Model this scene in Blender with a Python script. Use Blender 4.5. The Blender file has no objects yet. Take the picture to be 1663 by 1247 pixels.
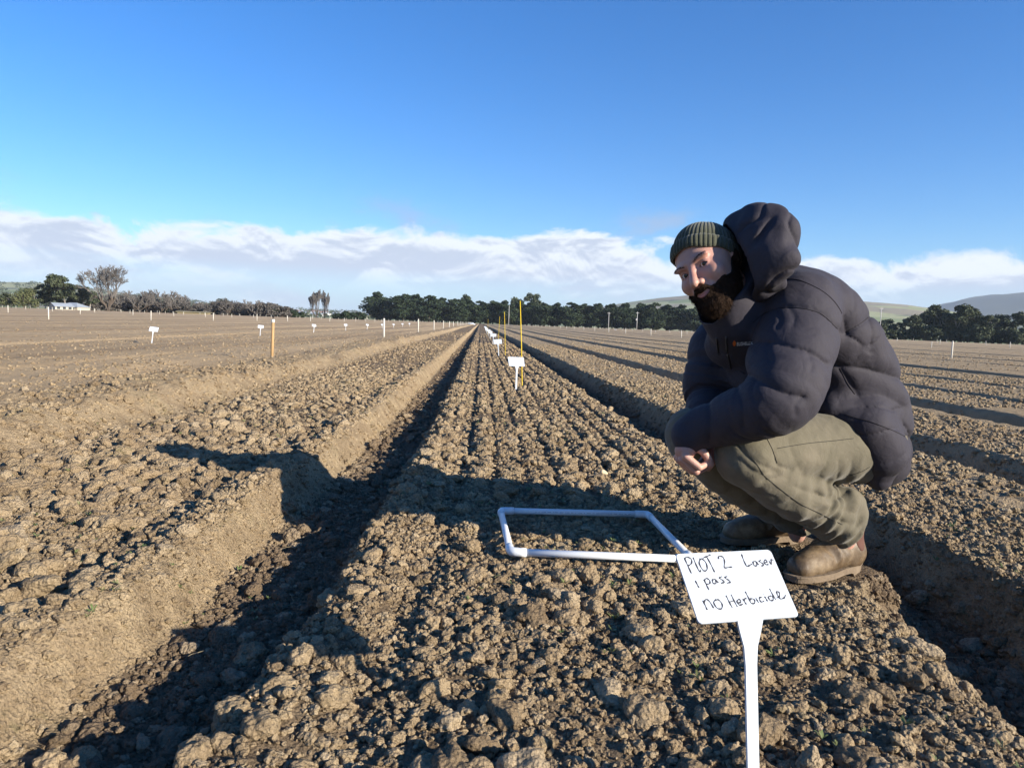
import bpy, bmesh, math, random
import numpy as np
from mathutils import Vector, Matrix, Euler
from mathutils.bvhtree import BVHTree

random.seed(7)
RNG = np.random.default_rng(7)
scene = bpy.context.scene
COL = scene.collection

# ------------------------------------------------------------------ camera
PW, PH, FPX = 1663.0, 1247.0, 1153.0
CAM_H = 0.68
_c = lambda px, py: np.array([(px - PW / 2) / FPX, (PH / 2 - py) / FPX, 1.0])
VPX, VPY, HSL = 780.0, 524.0, 0.0365              # vanishing point of the rows, slope of the horizon
_hz = lambda x: VPY + HSL * (x - VPX)
_n = np.cross(_c(0, _hz(0)), _c(PW, _hz(PW))); _n /= np.linalg.norm(_n)
if _n[1] < 0: _n = -_n
_y = _c(VPX, VPY); _y /= np.linalg.norm(_y)
_x = np.cross(_n, _y)
if _x[0] < 0: _x = -_x
RM = np.stack([_x, _y, _n])                       # rows: world axes in camera (right, up, forward)

cam_data = bpy.data.cameras.new('camera')
cam = bpy.data.objects.new('camera', cam_data)
COL.objects.link(cam)
cam_data.sensor_fit = 'HORIZONTAL'
cam_data.sensor_width = 36.0
cam_data.lens = 36.0 * FPX / PW
cam_data.clip_start = 0.05
cam_data.clip_end = 60000.0
cam.matrix_world = Matrix(((RM[0, 0], RM[0, 1], -RM[0, 2], 0),
                           (RM[1, 0], RM[1, 1], -RM[1, 2], 0),
                           (RM[2, 0], RM[2, 1], -RM[2, 2], CAM_H),
                           (0, 0, 0, 1)))
scene.camera = cam

# ------------------------------------------------------------------ light
SUN_DIR = np.array([2.32, -1.66, 1.02]); SUN_DIR /= np.linalg.norm(SUN_DIR)   # towards the sun
SUN_EL = math.asin(SUN_DIR[2])
SUN_AZ = math.atan2(SUN_DIR[0], SUN_DIR[1])       # from +Y towards +X
sun_data = bpy.data.lights.new('sun', 'SUN')
sun_data.energy = 4.8
sun_data.angle = math.radians(0.5)
sun_data.color = (1.0, 0.91, 0.76)
sun = bpy.data.objects.new('sun', sun_data)
COL.objects.link(sun)
sun.rotation_euler = Vector((-SUN_DIR[0], -SUN_DIR[1], -SUN_DIR[2])).to_track_quat('-Z', 'Y').to_euler()
sun.location = (20, -15, 12)

scene.view_settings.view_transform = 'Standard'
scene.view_settings.look = 'None'
scene.view_settings.gamma = 1.0
scene.view_settings.exposure = 1.20
scene.view_settings.use_curve_mapping = False
scene.render.engine = 'CYCLES'
scene.cycles.use_denoising = True
scene.cycles.max_bounces = 6
scene.cycles.diffuse_bounces = 3
scene.cycles.glossy_bounces = 2
scene.cycles.transmission_bounces = 2
scene.cycles.volume_bounces = 0
scene.cycles.caustics_reflective = False
scene.cycles.caustics_refractive = False

def build_world():
    w = bpy.data.worlds.new('World'); scene.world = w; w.use_nodes = True
    nt = w.node_tree; nt.nodes.clear()
    N = nt.nodes.new; L = nt.links.new
    def val(op, a, b=None, c=None, clamp=False):
        n = N('ShaderNodeMath'); n.operation = op; n.use_clamp = clamp
        for i, v in enumerate((a, b, c)):
            if v is None: continue
            if isinstance(v, (int, float)): n.inputs[i].default_value = v
            else: L(v, n.inputs[i])
        return n.outputs[0]
    def smooth(v, a, b, lo=0.0, hi=1.0):
        n = N('ShaderNodeMapRange'); n.interpolation_type = 'SMOOTHSTEP'
        n.inputs['From Min'].default_value = a; n.inputs['From Max'].default_value = b
        n.inputs['To Min'].default_value = lo; n.inputs['To Max'].default_value = hi
        L(v, n.inputs['Value']); return n.outputs[0]
    def noise(vec, scale, detail, rough=0.55, dist=0.0):
        n = N('ShaderNodeTexNoise'); n.inputs['Scale'].default_value = scale
        n.inputs['Detail'].default_value = detail; n.inputs['Roughness'].default_value = rough
        n.inputs['Distortion'].default_value = dist
        L(vec, n.inputs['Vector']); return n.outputs['Fac']
    def mix(f, a, b):
        n = N('ShaderNodeMix'); n.data_type = 'RGBA'
        if isinstance(f, (int, float)): n.inputs[0].default_value = f
        else: L(f, n.inputs[0])
        for i, v in ((6, a), (7, b)):
            if isinstance(v, tuple): n.inputs[i].default_value = v + (1,)
            else: L(v, n.inputs[i])
        return n.outputs[2]
    def comb(x, y, z):
        n = N('ShaderNodeCombineXYZ')
        for i, v in enumerate((x, y, z)):
            if isinstance(v, (int, float)): n.inputs[i].default_value = v
            else: L(v, n.inputs[i])
        return n.outputs[0]
    sky = N('ShaderNodeTexSky'); sky.sky_type = 'NISHITA'; sky.sun_disc = False
    sky.sun_elevation = SUN_EL; sky.sun_rotation = SUN_AZ
    sky.altitude = 0; sky.air_density = 1.0; sky.dust_density = SKY_DUST; sky.ozone_density = SKY_OZONE
    hsv = N('ShaderNodeHueSaturation'); hsv.inputs['Saturation'].default_value = SKY_SAT
    hsv.inputs['Value'].default_value = SKY_VAL
    L(sky.outputs[0], hsv.inputs['Color'])
    skyc = hsv.outputs[0]
    tn = N('ShaderNodeMix'); tn.data_type = 'RGBA'; tn.blend_type = 'MULTIPLY'; tn.inputs[0].default_value = 1.0
    L(skyc, tn.inputs[6]); tn.inputs[7].default_value = SKY_TINT + (1,); skyc = tn.outputs[2]
    tc = N('ShaderNodeTexCoord'); sep = N('ShaderNodeSeparateXYZ'); L(tc.outputs['Generated'], sep.inputs[0])
    el = val('MULTIPLY', val('ARCSINE', sep.outputs[2]), 57.2958)
    # the azimuth lives on a cylinder so that the bank closes round the horizon without a seam
    hl = val('SQRT', val('ADD', val('MULTIPLY', sep.outputs[0], sep.outputs[0]), val('MULTIPLY', sep.outputs[1], sep.outputs[1])))
    cxn = val('DIVIDE', sep.outputs[0], hl); cyn = val('DIVIDE', sep.outputs[1], hl)
    def cyl(k, off=0.0):
        return comb(val('MULTIPLY', cxn, 57.3), val('MULTIPLY', cyn, 57.3), val('ADD', val('MULTIPLY', el, k), off))
    # cumulus bank: ragged top at about seven degrees
    n1 = noise(cyl(1.5), 0.15, 10, 0.62, 0.35)
    n2 = noise(cyl(1.0, 31.0), 0.045, 2, 0.5)
    top = val('ADD', val('MULTIPLY', val('SUBTRACT', n1, 0.5), 6.0), val('MULTIPLY', val('SUBTRACT', n2, 0.5), 5.0))
    dens = val('ADD', val('SUBTRACT', CLOUD_TOP, el), top)
    bank = smooth(dens, 0.0, 0.85)
    # light on the bank: bright crests, grey hollows
    n3 = noise(cyl(2.2, 7.0), 0.15, 7, 0.58, 0.5)
    n3b = noise(cyl(2.2, 6.2), 0.15, 7, 0.58, 0.5)
    crest = smooth(dens, 2.6, 0.2, 0.0, 0.30)
    slope = val('MULTIPLY', val('SUBTRACT', n3, n3b), 1.5)
    litf = smooth(val('ADD', val('ADD', n3, crest), slope), 0.40, 0.74)
    cloud = mix(litf, CLOUD_GREY, CLOUD_WHITE)
    # thin streaks lower down, blue showing between them
    st = noise(cyl(4.2, 3.0), 0.055, 6, 0.55, 0.3)
    thin = smooth(val('ADD', st, smooth(el, 4.0, 0.6, 0.0, -0.22)), 0.28, 0.56)
    inner = smooth(el, 1.6, 4.2)
    cov = val('MULTIPLY', bank, val('MAXIMUM', val('MULTIPLY', thin, 0.9), inner))
    # a few grey scraps over the bank
    n4 = noise(cyl(2.2, 55.0), 0.07, 7, 0.6, 0.2)
    band = val('MULTIPLY', smooth(el, 6.0, 7.6), smooth(el, 10.5, 8.6))
    scrap = val('MULTIPLY', val('MULTIPLY', smooth(n4, 0.54, 0.68), band), 0.65)
    c1 = mix(scrap, skyc, SCRAP)
    hzmix = mix(smooth(el, 4.5, 0.0, 0.0, 0.80), c1, HZN)
    c2 = mix(cov, hzmix, cloud)
    bg = N('ShaderNodeBackground'); bg.inputs['Strength'].default_value = SKY_STRENGTH
    L(c2, bg.inputs['Color'])
    out = N('ShaderNodeOutputWorld'); L(bg.outputs[0], out.inputs['Surface'])
SKY_STRENGTH = 0.078
SKY_TINT = (0.68, 0.88, 1.13)
SKY_DUST, SKY_OZONE, SKY_SAT, SKY_VAL = 0.2, 3.0, 1.35, 1.0
CLOUD_TOP = 6.5
CLOUD_WHITE = (5.6, 5.9, 6.2)
CLOUD_GREY = (3.4, 3.85, 4.7)
SCRAP = (2.3, 2.9, 4.1)
HZN = (2.7, 3.6, 4.9)
build_world()

# ------------------------------------------------------------------ helpers: places
def at(px, py, dep):
    """point of the world seen at a pixel of the photograph, dep metres along the lens axis"""
    r = RM @ _c(px, py)
    return np.array([r[0] * dep, r[1] * dep, CAM_H + r[2] * dep])
def on_ground(px, py, z=0.0):
    r = RM @ _c(px, py); t = (z - CAM_H) / r[2]
    return np.array([r[0] * t, r[1] * t, z])

# ------------------------------------------------------------------ helpers: objects
def tag(o, label=None, cat=None, group=None, kind=None):
    if label: o['label'] = label
    if cat: o['category'] = cat
    if group: o['group'] = group
    if kind: o['kind'] = kind
    return o
def empty(name, loc=(0, 0, 0), rz=0.0):
    o = bpy.data.objects.new(name, None); COL.objects.link(o)
    o.location = loc; o.rotation_euler = (0, 0, rz); o.empty_display_size = 0.1
    return o
def new_mesh(name, V, F, smooth=True):
    me = bpy.data.meshes.new(name)
    V = np.asarray(V, np.float32)
    if isinstance(F, np.ndarray):
        k = F.shape[1]; n = len(F)
        me.vertices.add(len(V)); me.vertices.foreach_set('co', V.ravel())
        me.loops.add(n * k); me.loops.foreach_set('vertex_index', F.astype(np.int32).ravel())
        me.polygons.add(n)
        me.polygons.foreach_set('loop_start', np.arange(0, n * k, k, dtype=np.int32))
        me.update(calc_edges=True)
    else:
        me.from_pydata(V.tolist(), [], F); me.update()
    me.polygons.foreach_set('use_smooth', np.full(len(me.polygons), smooth))
    return me
def obj(name, V, F, mat, parent=None, smooth=True):
    me = V if isinstance(V, bpy.types.Mesh) else new_mesh(name, V, F, smooth)
    o = bpy.data.objects.new(name, me); COL.objects.link(o)
    if mat is not None and len(me.materials) == 0: me.materials.append(mat)
    if parent is not None: o.parent = parent
    return o
def copy_tree(o, parent=None):
    c = o.copy(); COL.objects.link(c); c.parent = parent
    for ch in o.children: copy_tree(ch, c)
    return c
class MB:
    """collects simple shapes into one mesh"""
    def __init__(self): self.V = []; self.F = []
    def add(self, V, F):
        b = len(self.V); self.V += [tuple(v) for v in V]; self.F += [tuple(i + b for i in f) for f in F]; return self
    def box(self, c, s, rz=0.0, taper=1.0):
        x, y, z = s[0] / 2, s[1] / 2, s[2] / 2; ca, sa = math.cos(rz), math.sin(rz); V = []
        for k, zz in ((1.0, -z), (taper, z)):
            for sx, sy in ((-1, -1), (1, -1), (1, 1), (-1, 1)):
                a, b = sx * x * k, sy * y * k
                V.append((c[0] + a * ca - b * sa, c[1] + a * sa + b * ca, c[2] + zz))
        return self.add(V, [(3, 2, 1, 0), (4, 5, 6, 7), (0, 1, 5, 4), (1, 2, 6, 5), (2, 3, 7, 6), (3, 0, 4, 7)])
    def tube(self, P, R, n=8, caps=True):
        P = [np.asarray(p, float) for p in P]
        R = [R] * len(P) if isinstance(R, (int, float)) else R
        V, F = [], []
        up = None
        for i, p in enumerate(P):
            t = P[min(i + 1, len(P) - 1)] - P[max(i - 1, 0)]; t = t / (np.linalg.norm(t) + 1e-12)
            if up is None:
                a = np.array([0, 0, 1.0]) if abs(t[2]) < 0.9 else np.array([1.0, 0, 0])
                up = np.cross(t, a)
            up = up - t * np.dot(up, t); up /= np.linalg.norm(up) + 1e-12
            b = np.cross(t, up)
            for k in range(n):
                w = 2 * math.pi * k / n
                V.append(p + R[i] * (math.cos(w) * up + math.sin(w) * b))
        for i in range(len(P) - 1):
            for k in range(n):
                k2 = (k + 1) % n
                F.append((i * n + k, i * n + k2, (i + 1) * n + k2, (i + 1) * n + k))
        if caps:
            F.append(tuple(range(n - 1, -1, -1))); F.append(tuple((len(P) - 1) * n + k for k in range(n)))
        return self.add(V, F)
    def build(self, name, mat, parent=None, smooth=False):
        return obj(name, np.array(self.V), self.F, mat, parent, smooth)

# ------------------------------------------------------------------ helpers: numpy noise
_perm = np.random.default_rng(3).permutation(512).astype(np.int64)
_grad = np.random.default_rng(4).normal(size=(512, 3)); _grad /= np.linalg.norm(_grad, axis=1)[:, None]
_grad = _grad.astype(np.float32)
def perlin(x, y, z=None):
    x = np.asarray(x, np.float32); y = np.asarray(y, np.float32)
    z = np.zeros_like(x) if z is None else np.asarray(z, np.float32)
    xi, yi, zi = (np.floor(v).astype(np.int64) for v in (x, y, z))
    xf, yf, zf = (x - xi).astype(np.float32), (y - yi).astype(np.float32), (z - zi).astype(np.float32)
    fade = lambda t: t * t * t * (t * (t * 6 - 15) + 10)
    u, v, w = fade(xf), fade(yf), fade(zf)
    def g(i, j, k):
        h = _perm[(_perm[(_perm[(xi + i) & 511] + yi + j) & 511] + zi + k) & 511]
        G = _grad[h]
        return G[..., 0] * (xf - i) + G[..., 1] * (yf - j) + G[..., 2] * (zf - k)
    l = lambda a, b, t: a + t * (b - a)
    return 1.5 * l(l(l(g(0, 0, 0), g(1, 0, 0), u), l(g(0, 1, 0), g(1, 1, 0), u), v),
                   l(l(g(0, 0, 1), g(1, 0, 1), u), l(g(0, 1, 1), g(1, 1, 1), u), v), w)
def fbm(x, y, z=None, octaves=4, gain=0.5):
    s = 0; a = 1.0; f = 1.0
    for i in range(octaves):
        s = s + a * perlin(x * f + 17.3 * i, y * f - 9.1 * i, None if z is None else z * f + 3.7 * i)
        a *= gain; f *= 2.03
    return s
def sstep(x, a, b):
    t = np.clip((x - a) / (b - a), 0, 1); return t * t * (3 - 2 * t)

# ------------------------------------------------------------------ helpers: materials
class NT:
    def __init__(self, name):
        self.m = bpy.data.materials.new(name); self.m.use_nodes = True
        self.nt = self.m.node_tree; self.nt.nodes.clear()
        self.out = self.N('ShaderNodeOutputMaterial'); self.b = self.N('ShaderNodeBsdfPrincipled')
        self.L(self.b.outputs[0], self.out.inputs['Surface'])
    def N(self, t): return self.nt.nodes.new(t)
    def L(self, a, b): self.nt.links.new(a, b)
    def set(self, **kw):
        for k, v in kw.items():
            s = self.b.inputs[k.replace('_', ' ')]
            if isinstance(v, (int, float)): s.default_value = v
            elif isinstance(v, tuple): s.default_value = v + (1,) if len(v) == 3 else v
            else: self.L(v, s)
        return self
    def coord(self, kind='Object'):
        return self.N('ShaderNodeTexCoord').outputs[kind]
    def pos(self): return self.N('ShaderNodeNewGeometry').outputs['Position']
    def scale(self, vec, s):
        n = self.N('ShaderNodeVectorMath'); n.operation = 'MULTIPLY'; self.L(vec, n.inputs[0]); n.inputs[1].default_value = s
        return n.outputs[0]
    def noise(self, vec, scale, detail=4, rough=0.55, dist=0.0, color=False):
        n = self.N('ShaderNodeTexNoise'); n.inputs['Scale'].default_value = scale
        n.inputs['Detail'].default_value = detail; n.inputs['Roughness'].default_value = rough
        n.inputs['Distortion'].default_value = dist
        if vec is not None: self.L(vec, n.inputs['Vector'])
        return n.outputs['Color' if color else 'Fac']
    def voronoi(self, vec, scale, feature='F1', out='Distance'):
        n = self.N('ShaderNodeTexVoronoi'); n.feature = feature; n.inputs['Scale'].default_value = scale
        self.L(vec, n.inputs['Vector']); return n.outputs[out]
    def wave(self, vec, scale, dist=0.0, direction='X'):
        n = self.N('ShaderNodeTexWave'); n.inputs['Scale'].default_value = scale; n.bands_direction = direction
        n.inputs['Distortion'].default_value = dist; self.L(vec, n.inputs['Vector']); return n.outputs['Fac']
    def math(self, op, a, b=None, clamp=False):
        n = self.N('ShaderNodeMath'); n.operation = op; n.use_clamp = clamp
        for i, v in enumerate((a, b)):
            if v is None: continue
            if isinstance(v, (int, float)): n.inputs[i].default_value = v
            else: self.L(v, n.inputs[i])
        return n.outputs[0]
    def ramp(self, v, a, b, lo=0.0, hi=1.0):
        n = self.N('ShaderNodeMapRange'); n.interpolation_type = 'SMOOTHSTEP'
        n.inputs['From Min'].default_value = a; n.inputs['From Max'].default_value = b
        n.inputs['To Min'].default_value = lo; n.inputs['To Max'].default_value = hi
        self.L(v, n.inputs['Value']); return n.outputs[0]
    def mix(self, f, a, b, mode='MIX'):
        n = self.N('ShaderNodeMix'); n.data_type = 'RGBA'; n.blend_type = mode
        if isinstance(f, (int, float)): n.inputs[0].default_value = f
        else: self.L(f, n.inputs[0])
        for i, v in ((6, a), (7, b)):
            if isinstance(v, tuple): n.inputs[i].default_value = v + (1,)
            else: self.L(v, n.inputs[i])
        return n.outputs[2]
    def bump(self, h, dist=0.01, strength=1.0, prev=None):
        n = self.N('ShaderNodeBump'); n.inputs['Distance'].default_value = dist; n.inputs['Strength'].default_value = strength
        self.L(h, n.inputs['Height'])
        if prev is not None: self.L(prev, n.inputs['Normal'])
        return n.outputs[0]
    def rnd(self): return self.N('ShaderNodeObjectInfo').outputs['Random']
def plain(name, col, rough=0.7, var=0.15, scale=8.0, bump=0.0, bscale=60.0, spec=0.3):
    """one colour with grain and slight unevenness"""
    t = NT(name); p = t.coord()
    n = t.noise(p, scale, 5)
    dark = tuple(c * (1 - var) for c in col); light = tuple(min(1.0, c * (1 + var)) for c in col)
    t.set(Base_Color=t.mix(n, dark, light), Roughness=rough); t.b.inputs['Specular IOR Level'].default_value = spec
    if bump: t.set(Normal=t.bump(t.noise(p, bscale, 4), bump))
    return t.m

ORD = ['nearest', 'second', 'third', 'fourth', 'fifth', 'sixth', 'seventh', 'eighth', 'ninth', 'tenth', 'eleventh', 'twelfth',
       'thirteenth', 'fourteenth', 'fifteenth', 'sixteenth', 'seventeenth', 'eighteenth', 'nineteenth', 'twentieth',
       'twenty-first', 'twenty-second', 'twenty-third', 'twenty-fourth', 'twenty-fifth', 'twenty-sixth', 'twenty-seventh']
# ------------------------------------------------------------------ helpers: implicit surfaces (for the person)
def surface_nets(fn, lo, hi, res):
    """mesh of fn(points) = 0; samples only blocks near the surface"""
    lo = np.asarray(lo, float); hi = np.asarray(hi, float)
    B = 6
    nb = np.ceil((hi - lo) / (res * B)).astype(int)
    n = nb * B + 1
    bc = np.stack(np.meshgrid(*[np.arange(k) for k in nb], indexing='ij'), -1).reshape(-1, 3)
    cen = lo + (bc * B + B / 2) * res
    dc = fn(cen)
    act = np.abs(dc) < res * B * 1.35
    D = np.full(tuple(n), 1.0, np.float32)
    blk = np.where(dc < 0, -1.0, 1.0).astype(np.float32).reshape(tuple(nb))
    D[:-1, :-1, :-1] = np.repeat(np.repeat(np.repeat(blk, B, 0), B, 1), B, 2)
    mask = np.zeros(tuple(n), bool)
    idx = bc[act]
    off = np.stack(np.meshgrid(*[np.arange(B + 1)] * 3, indexing='ij'), -1).reshape(-1, 3)
    g = (idx[:, None, :] * B + off[None]).reshape(-1, 3)
    mask[g[:, 0], g[:, 1], g[:, 2]] = True
    g = np.argwhere(mask)
    vals = np.empty(len(g), np.float32)
    for s in range(0, len(g), 400000):
        vals[s:s + 400000] = fn(lo + g[s:s + 400000] * res)
    D[g[:, 0], g[:, 1], g[:, 2]] = vals
    S = D < 0
    mixed = np.zeros(tuple(n - 1), np.int8)
    for i in (0, 1):
        for j in (0, 1):
            for k in (0, 1):
                mixed += S[i:n[0] - 1 + i, j:n[1] - 1 + j, k:n[2] - 1 + k]
    cells = np.argwhere((mixed > 0) & (mixed < 8))
    vid = np.full(tuple(n - 1), -1, np.int64); vid[cells[:, 0], cells[:, 1], cells[:, 2]] = np.arange(len(cells))
    acc = np.zeros((len(cells), 3)); cnt = np.zeros(len(cells))
    corners = [(i, j, k) for i in (0, 1) for j in (0, 1) for k in (0, 1)]
    for a in range(8):
        for b in range(a + 1, 8):
            ca, cb = np.array(corners[a]), np.array(corners[b])
            if np.abs(ca - cb).sum() != 1: continue
            A = cells + ca; Bc = cells + cb
            va = D[A[:, 0], A[:, 1], A[:, 2]]; vb = D[Bc[:, 0], Bc[:, 1], Bc[:, 2]]
            m = (va < 0) != (vb < 0)
            t = np.zeros(len(cells)); t[m] = va[m] / (va[m] - vb[m])
            acc[m] += (ca + (cb - ca) * t[:, None])[m]; cnt[m] += 1
    V = lo + (cells + acc / cnt[:, None]) * res
    F = []
    for ax in range(3):
        o1, o2 = (ax + 1) % 3, (ax + 2) % 3
        sl0 = [slice(None)] * 3; sl1 = [slice(None)] * 3
        sl0[ax] = slice(0, -1); sl1[ax] = slice(1, None)
        s0, s1 = S[tuple(sl0)], S[tuple(sl1)]
        e = np.argwhere(s0 != s1)
        ok = (e[:, o1] > 0) & (e[:, o2] > 0) & (e[:, o1] < n[o1] - 1) & (e[:, o2] < n[o2] - 1)
        e = e[ok]
        inside = s0[e[:, 0], e[:, 1], e[:, 2]]
        q = []
        for d1, d2 in ((-1, -1), (0, -1), (0, 0), (-1, 0)):
            c = e.copy(); c[:, o1] += d1; c[:, o2] += d2
            q.append(vid[c[:, 0], c[:, 1], c[:, 2]])
        q = np.stack(q, 1)
        q[~inside] = q[~inside][:, ::-1]
        F.append(q)
    F = np.concatenate(F)
    F = F[(F >= 0).all(1)]
    return V.astype(np.float32), F

def smin(a, b, k):
    h = np.clip(0.5 + 0.5 * (b - a) / k, 0, 1)
    return b + (a - b) * h - k * h * (1 - h)
def smax(a, b, k): return -smin(-a, -b, k)
def spline(P, R, n=5):
    P = np.asarray(P, float); R = np.asarray(R, float); Q = np.column_stack([P, R])
    Q = np.vstack([2 * Q[0] - Q[1], Q, 2 * Q[-1] - Q[-2]]); out = []
    for i in range(1, len(Q) - 2):
        for t in np.linspace(0, 1, n, endpoint=False):
            out.append(0.5 * ((2 * Q[i]) + (-Q[i - 1] + Q[i + 1]) * t + (2 * Q[i - 1] - 5 * Q[i] + 4 * Q[i + 1] - Q[i + 2]) * t * t
                              + (-Q[i - 1] + 3 * Q[i] - 3 * Q[i + 1] + Q[i + 2]) * t ** 3))
    out.append(Q[-2]); out = np.array(out)
    return out[:, :3], out[:, 3]
def chain(p, P, R, puff=None, side=None, k=1.0):
    """distance to a tapered tube through P; side/k flattens it: radius across `side` is k times larger"""
    P = np.asarray(P, float); R = np.asarray(R, float)
    if side is not None:
        s = np.asarray(side, float); s = s / np.linalg.norm(s)
        c0 = P.mean(0)
        sq = lambda X: X + ((X - c0) @ s)[:, None] * s * (1.0 / k - 1.0)
        Pw = sq(P)
    else: Pw = P
    rm = R.max() * max(1.0, k) + 0.06
    lo, hi = P.min(0) - rm, P.max(0) + rm
    out = np.linalg.norm(np.maximum(np.maximum(lo - p, p - hi), 0), axis=1) + 0.05
    m = ((p > lo) & (p < hi)).all(1)
    if not m.any(): return out
    q = p[m]
    if side is not None: q = sq(q)
    best = np.full(len(q), 1e9); arc = np.zeros(len(q)); s0 = 0.0
    for i in range(len(Pw) - 1):
        a, b = Pw[i], Pw[i + 1]; ab = b - a; L2 = ab @ ab
        t = np.clip(((q - a) @ ab) / (L2 + 1e-12), 0, 1)
        d = np.linalg.norm(q - (a + t[:, None] * ab), axis=1) - (R[i] + (R[i + 1] - R[i]) * t)
        l = math.sqrt(L2); mm = d < best
        best[mm] = d[mm]; arc[mm] = s0 + t[mm] * l; s0 += l
    if puff is not None: best = best - puff(arc)
    out[m] = best
    return out
def ell(p, c, r, M=None):
    q = p - np.asarray(c, float)
    if M is not None: q = q @ M          # columns of M are the local axes
    r = np.asarray(r, float)
    k0 = np.linalg.norm(q / r, axis=1); k1 = np.linalg.norm(q / (r * r), axis=1)
    return k0 * (k0 - 1.0) / (k1 + 1e-9)
# ------------------------------------------------------------------ the tilled field
# furrows as (left lip, right lip, depth); the beds lie between them
FURROWS = [(-0.74, -0.27, 0.118), (1.14, 1.60, 0.19), (2.66, 3.14, 0.19), (4.42, 5.02, 0.20), (6.12, 6.50, 0.14), (7.95, 8.36, 0.14),
           (10.3, 11.25, 0.22), (12.6, 12.8, 0.04), (14.2, 14.4, 0.04), (15.5, 15.9, 0.12), (17.5, 17.7, 0.04), (19.3, 20.3, 0.20), (22.0, 22.3, 0.05),
           (24.0, 24.3, 0.04), (26.1, 27.2, 0.2), (29.5, 29.9, 0.05), (33.0, 33.3, 0.05), (37.0, 38.2, 0.18), (41.5, 42.0, 0.06), (47.0, 48.6, 0.25), (55.0, 55.6, 0.06), (63, 64.4, 0.1),
           (-5.25, -4.95, 0.035), (-8.6, -8.1, 0.05), (-10.4, -10.15, 0.03), (-12.4, -11.9, 0.05), (-16.0, -15.6, 0.05), (-19.8, -19.4, 0.05), (-24.4, -23.7, 0.07),
           (-30, -29.4, 0.06), (-37, -36.2, 0.06), (-46, -45, 0.07), (-58, -57, 0.07)]
def bed_shift(y): return -0.15 * np.exp(-np.clip(y - 1.1, -1, 50) / 1.3)
_ang = math.atan2(SUN_DIR[0], SUN_DIR[1])
BOOTS = [((1.180, 2.085), (0.890, 1.925), -0.034), ((1.120, 2.330), (0.825, 2.250), -0.022)]
def ground_z(x, y, fine=True):
    """height of the soil at x, y (metres)"""
    x = np.asarray(x, np.float64); y = np.asarray(y, np.float64)
    xs = x - bed_shift(y)
    near = np.exp(-np.clip(y - 6, 0, 1e4) / 14.0)
    wob = 0.030 * perlin(y * 0.9, x * 0.15) + 0.022 * perlin(y * 3.1 + 9, x * 0.4) + 0.012 * near * perlin(y * 9.0 + 3, x * 1.2)
    xe = xs + wob
    z = np.zeros_like(x)
    for i, (a, b, d) in enumerate(FURROWS):
        if i == 0:
            l = sstep(xe, a - 0.01, a + 0.09); r = 1 - sstep(xe, b - 0.075, b + 0.015)     # steep bank on the left, crumbled on the right
        elif i == 1:
            l = sstep(xe, a - 0.10, a + 0.20); r = 1 - sstep(xe, b - 0.11, b + 0.02)
        else:
            w = min(0.14, 0.45 * (b - a)); l = sstep(xe, a - 0.03, a + w); r = 1 - sstep(xe, b - w, b + 0.03)
        z -= d * l * r
    # banked shoulder of the left bed, then the higher bank further left
    z += 0.030 * np.exp(-((xe + 0.80) / 0.07) ** 2)
    z -= 0.020 * np.exp(-((xe + 0.98) / 0.06) ** 2)
    bank = sstep(-xe, 2.10, 2.33) * (1 - sstep(-xe, 2.75, 3.25))
    crest = 0.125 * (0.85 + 0.5 * perlin(y * 0.55 + 4, x * 0.1) + 0.25 * perlin(y * 2.1, x * 0.3))
    gap = np.exp(-((y - 11.3) / 0.5) ** 2)
    z += bank * crest * (1 - 0.8 * gap)
    z -= 0.035 * np.exp(-((xe + 2.02) / 0.10) ** 2)
    z += 0.05 * np.exp(-((xe + 4.05) / 0.22) ** 2) * (0.6 + perlin(y * 0.4, x))
    # our bed: slightly crowned, crumbled ridge along its left lip, drill lines further on
    ours = sstep(xs, -0.25, -0.10) * (1 - sstep(xs, 1.0, 1.25))
    z += 0.012 * np.exp(-((xe + 0.18) / 0.055) ** 2) - 0.016 * np.exp(-((xs + 0.05) / 0.045) ** 2) * ours
    dl = np.abs(((xs + 0.012 * perlin(y * 0.8, xs * 0)) - 0.05) / 0.135 % 1.0 - 0.5) * 0.135
    z -= (0.018 * sstep(y, 2.2, 4.5) + 0.004) * np.exp(-(dl / 0.014) ** 2) * ours * (0.7 + 0.6 * perlin(x * 3, y * 0.7))
    # general unevenness
    z += 0.010 * perlin(x * 1.7, y * 1.5) + 0.05 * (perlin(x * 0.05, y * 0.03)) * sstep(y, 12, 60)
    if fine:
        soft = np.zeros_like(x) + 1.0
        bare = np.exp(-((xe + 0.68) / 0.10) ** 2) + bank                     # pressed banks are smoother
        rough = 1.0 - 0.30 * np.clip(bare, 0, 1)
        z += rough * (0.010 * perlin(x * 7, y * 7) + 0.009 * np.abs(perlin(x * 15, y * 15 + 5)) + 0.006 * perlin(x * 31, y * 31))
        z += bank * (0.030 * np.abs(perlin(x * 5, y * 4)) + 0.018 * np.abs(perlin(x * 11 + 3, y * 10))) + sstep(-xe, 2.9, 3.4) * (0.010 * perlin(x * 3.1, y * 2.3) + 0.008 * np.abs(perlin(x * 8, y * 7)))
        z += 0.004 * perlin(x * 55, y * 52) + 0.013 * np.abs(perlin(x * 20 + 5, y * 17)) * np.clip(bare, 0, 1)
    # trodden flat under the boots
    for (hx, hy), (tx, ty), zb in BOOTS:
        ax, ay = tx - hx, ty - hy; L2 = ax * ax + ay * ay
        t = np.clip(((x - hx) * ax + (y - hy) * ay) / L2, 0.0, 1.0)
        dd = np.hypot(x - hx - t * ax, y - hy - t * ay)
        w = 1 - sstep(dd, 0.045, 0.20)
        z = z * (1 - w) + (zb + 0.004 + 0.004 * perlin(x * 20, y * 20)) * w
    return z

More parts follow.
